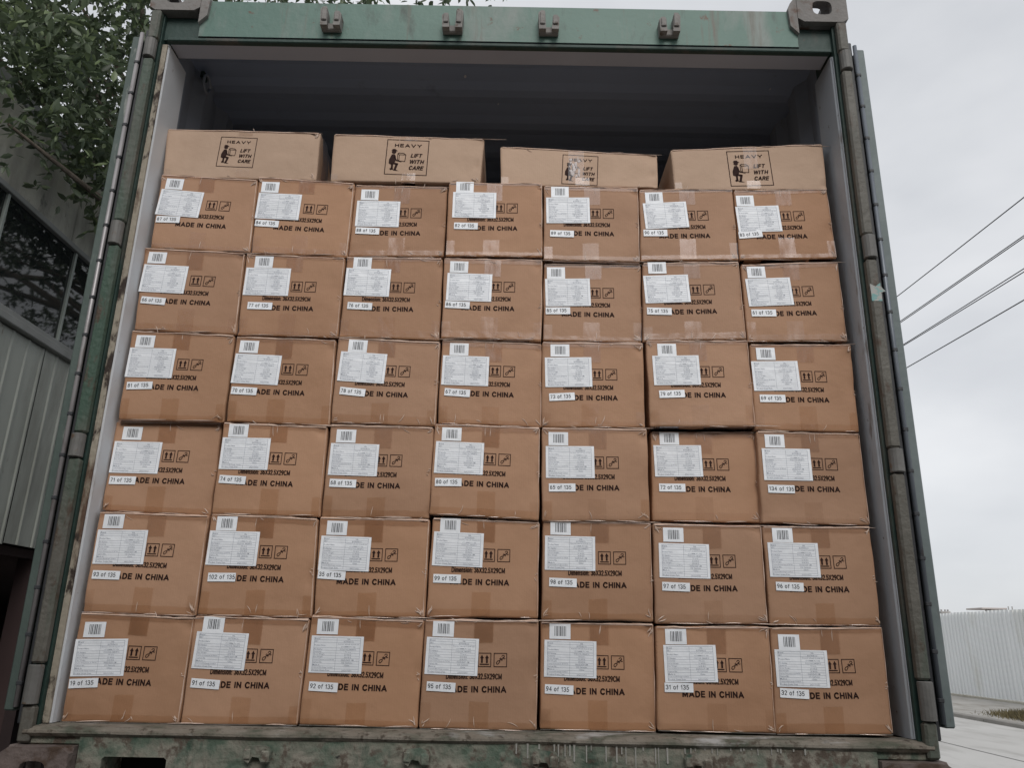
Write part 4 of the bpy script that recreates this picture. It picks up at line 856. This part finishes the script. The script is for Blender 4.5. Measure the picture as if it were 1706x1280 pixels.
for p, r_, cnt in clumps:
    nt = max(3, cnt//9)
    tp = p+rng.normal(size=(nt, 3))*r_*.55; td = rng.normal(size=(nt, 3)); td[:, 2] -= .2; td /= np.linalg.norm(td, axis=1)[:, None]
    for q in range(cnt):
        k = rng.integers(nt); s_ = rng.uniform(0, .28); b = tp[k]+td[k]*s_; d = td[k]*.5+rng.normal(size=3)*.7; d[2] -= .15; d /= np.linalg.norm(d)
        nrm = rng.normal(size=3)*.7+np.array([0, 0, 1.0]); y = np.cross(nrm, d); y /= np.linalg.norm(y); z = np.cross(d, y)
        ln = rng.uniform(.042, .10); pos.append(b); axs.append(np.stack([d*ln, y*ln*rng.uniform(.8, 1.05), z*ln]))
pos = np.array(pos); axs = np.array(axs)
# keep clear of the container and the shed wall
dz = pos[:, 2]
keep = ~((pos[:, 0] > -1.45) & (pos[:, 0] < 1.45) & (dz < 2.6)) & ~((pos[:, 0] < -3.06) & (dz < 3.70)) & ~((pos[:, 0] < -3.13) & (dz < 3.8))
keep &= ~((pos[:, 0] > -1.35) & (dz > 5.75))
pos = pos[keep]; axs = axs[keep]
dv = pos-np.array(CP); zc = dv@np.array(fw); px = 853+FPX*(dv@np.array(r2))/zc; py = 640-FPX*(dv@np.array(u2))/zc
inview = (px > -10) & (px < 235-py*.12) & (py > -10) & (py < 460)
order = np.argsort(np.where(inview, np.linalg.norm(dv, axis=1), 1e9))
near = order[:300] if inview.sum() >= 300 else order[:inview.sum()]
rest = np.setdiff1d(np.arange(len(pos)), near)
mb = MB(); mb.v = LV.tolist(); mb.f = list(LF); lme = mb.mesh('leaf', True); lme.materials.append(m_leaf); lme2 = mb.mesh('leaf', True); lme2.materials.append(m_leaf2)
for k, i in enumerate(near):
    o = link('leaf', lme2 if k % 5 == 0 else lme, None, tr); A = axs[i]
    o.matrix_local = Matrix.Translation(Vector(pos[i])-TR) @ Matrix(((A[0][0], A[1][0], A[2][0]), (A[0][1], A[1][1], A[2][1]), (A[0][2], A[1][2], A[2][2]))).to_4x4()
vv = (np.einsum('vk,nkc->nvc', LV, axs[rest])+pos[rest][:, None, :]-np.array(TR)).reshape(-1, 3)
for half, m in ((0, m_leaf), (1, m_leaf2)):
    ids = np.arange(len(rest)); ids = ids[(ids % 6 == 0) == bool(half)]
    v3 = vv.reshape(-1, 8, 3)[ids].reshape(-1, 3); nL = len(ids)
    loops = []; starts = []; tot = []; base = np.arange(nL)*8
    idx = np.concatenate([np.array(f) for f in LF]); cnts = np.array([len(f) for f in LF])
    allidx = (base[:, None]+idx[None]).ravel(); tot = np.tile(cnts, nL); starts = np.concatenate([[0], np.cumsum(tot)[:-1]])
    me = bpy.data.meshes.new('crown'); me.vertices.add(len(v3)); me.vertices.foreach_set('co', v3.ravel()); me.loops.add(len(allidx)); me.loops.foreach_set('vertex_index', allidx.astype(np.int32))
    me.polygons.add(len(tot)); me.polygons.foreach_set('loop_start', starts.astype(np.int32)); me.polygons.foreach_set('loop_total', tot.astype(np.int32))
    me.polygons.foreach_set('use_smooth', np.ones(len(tot), bool)); me.update(calc_edges=True); me.validate(); me.materials.append(m)
    o = link('crown', me, None, tr); o['kind'] = 'stuff'
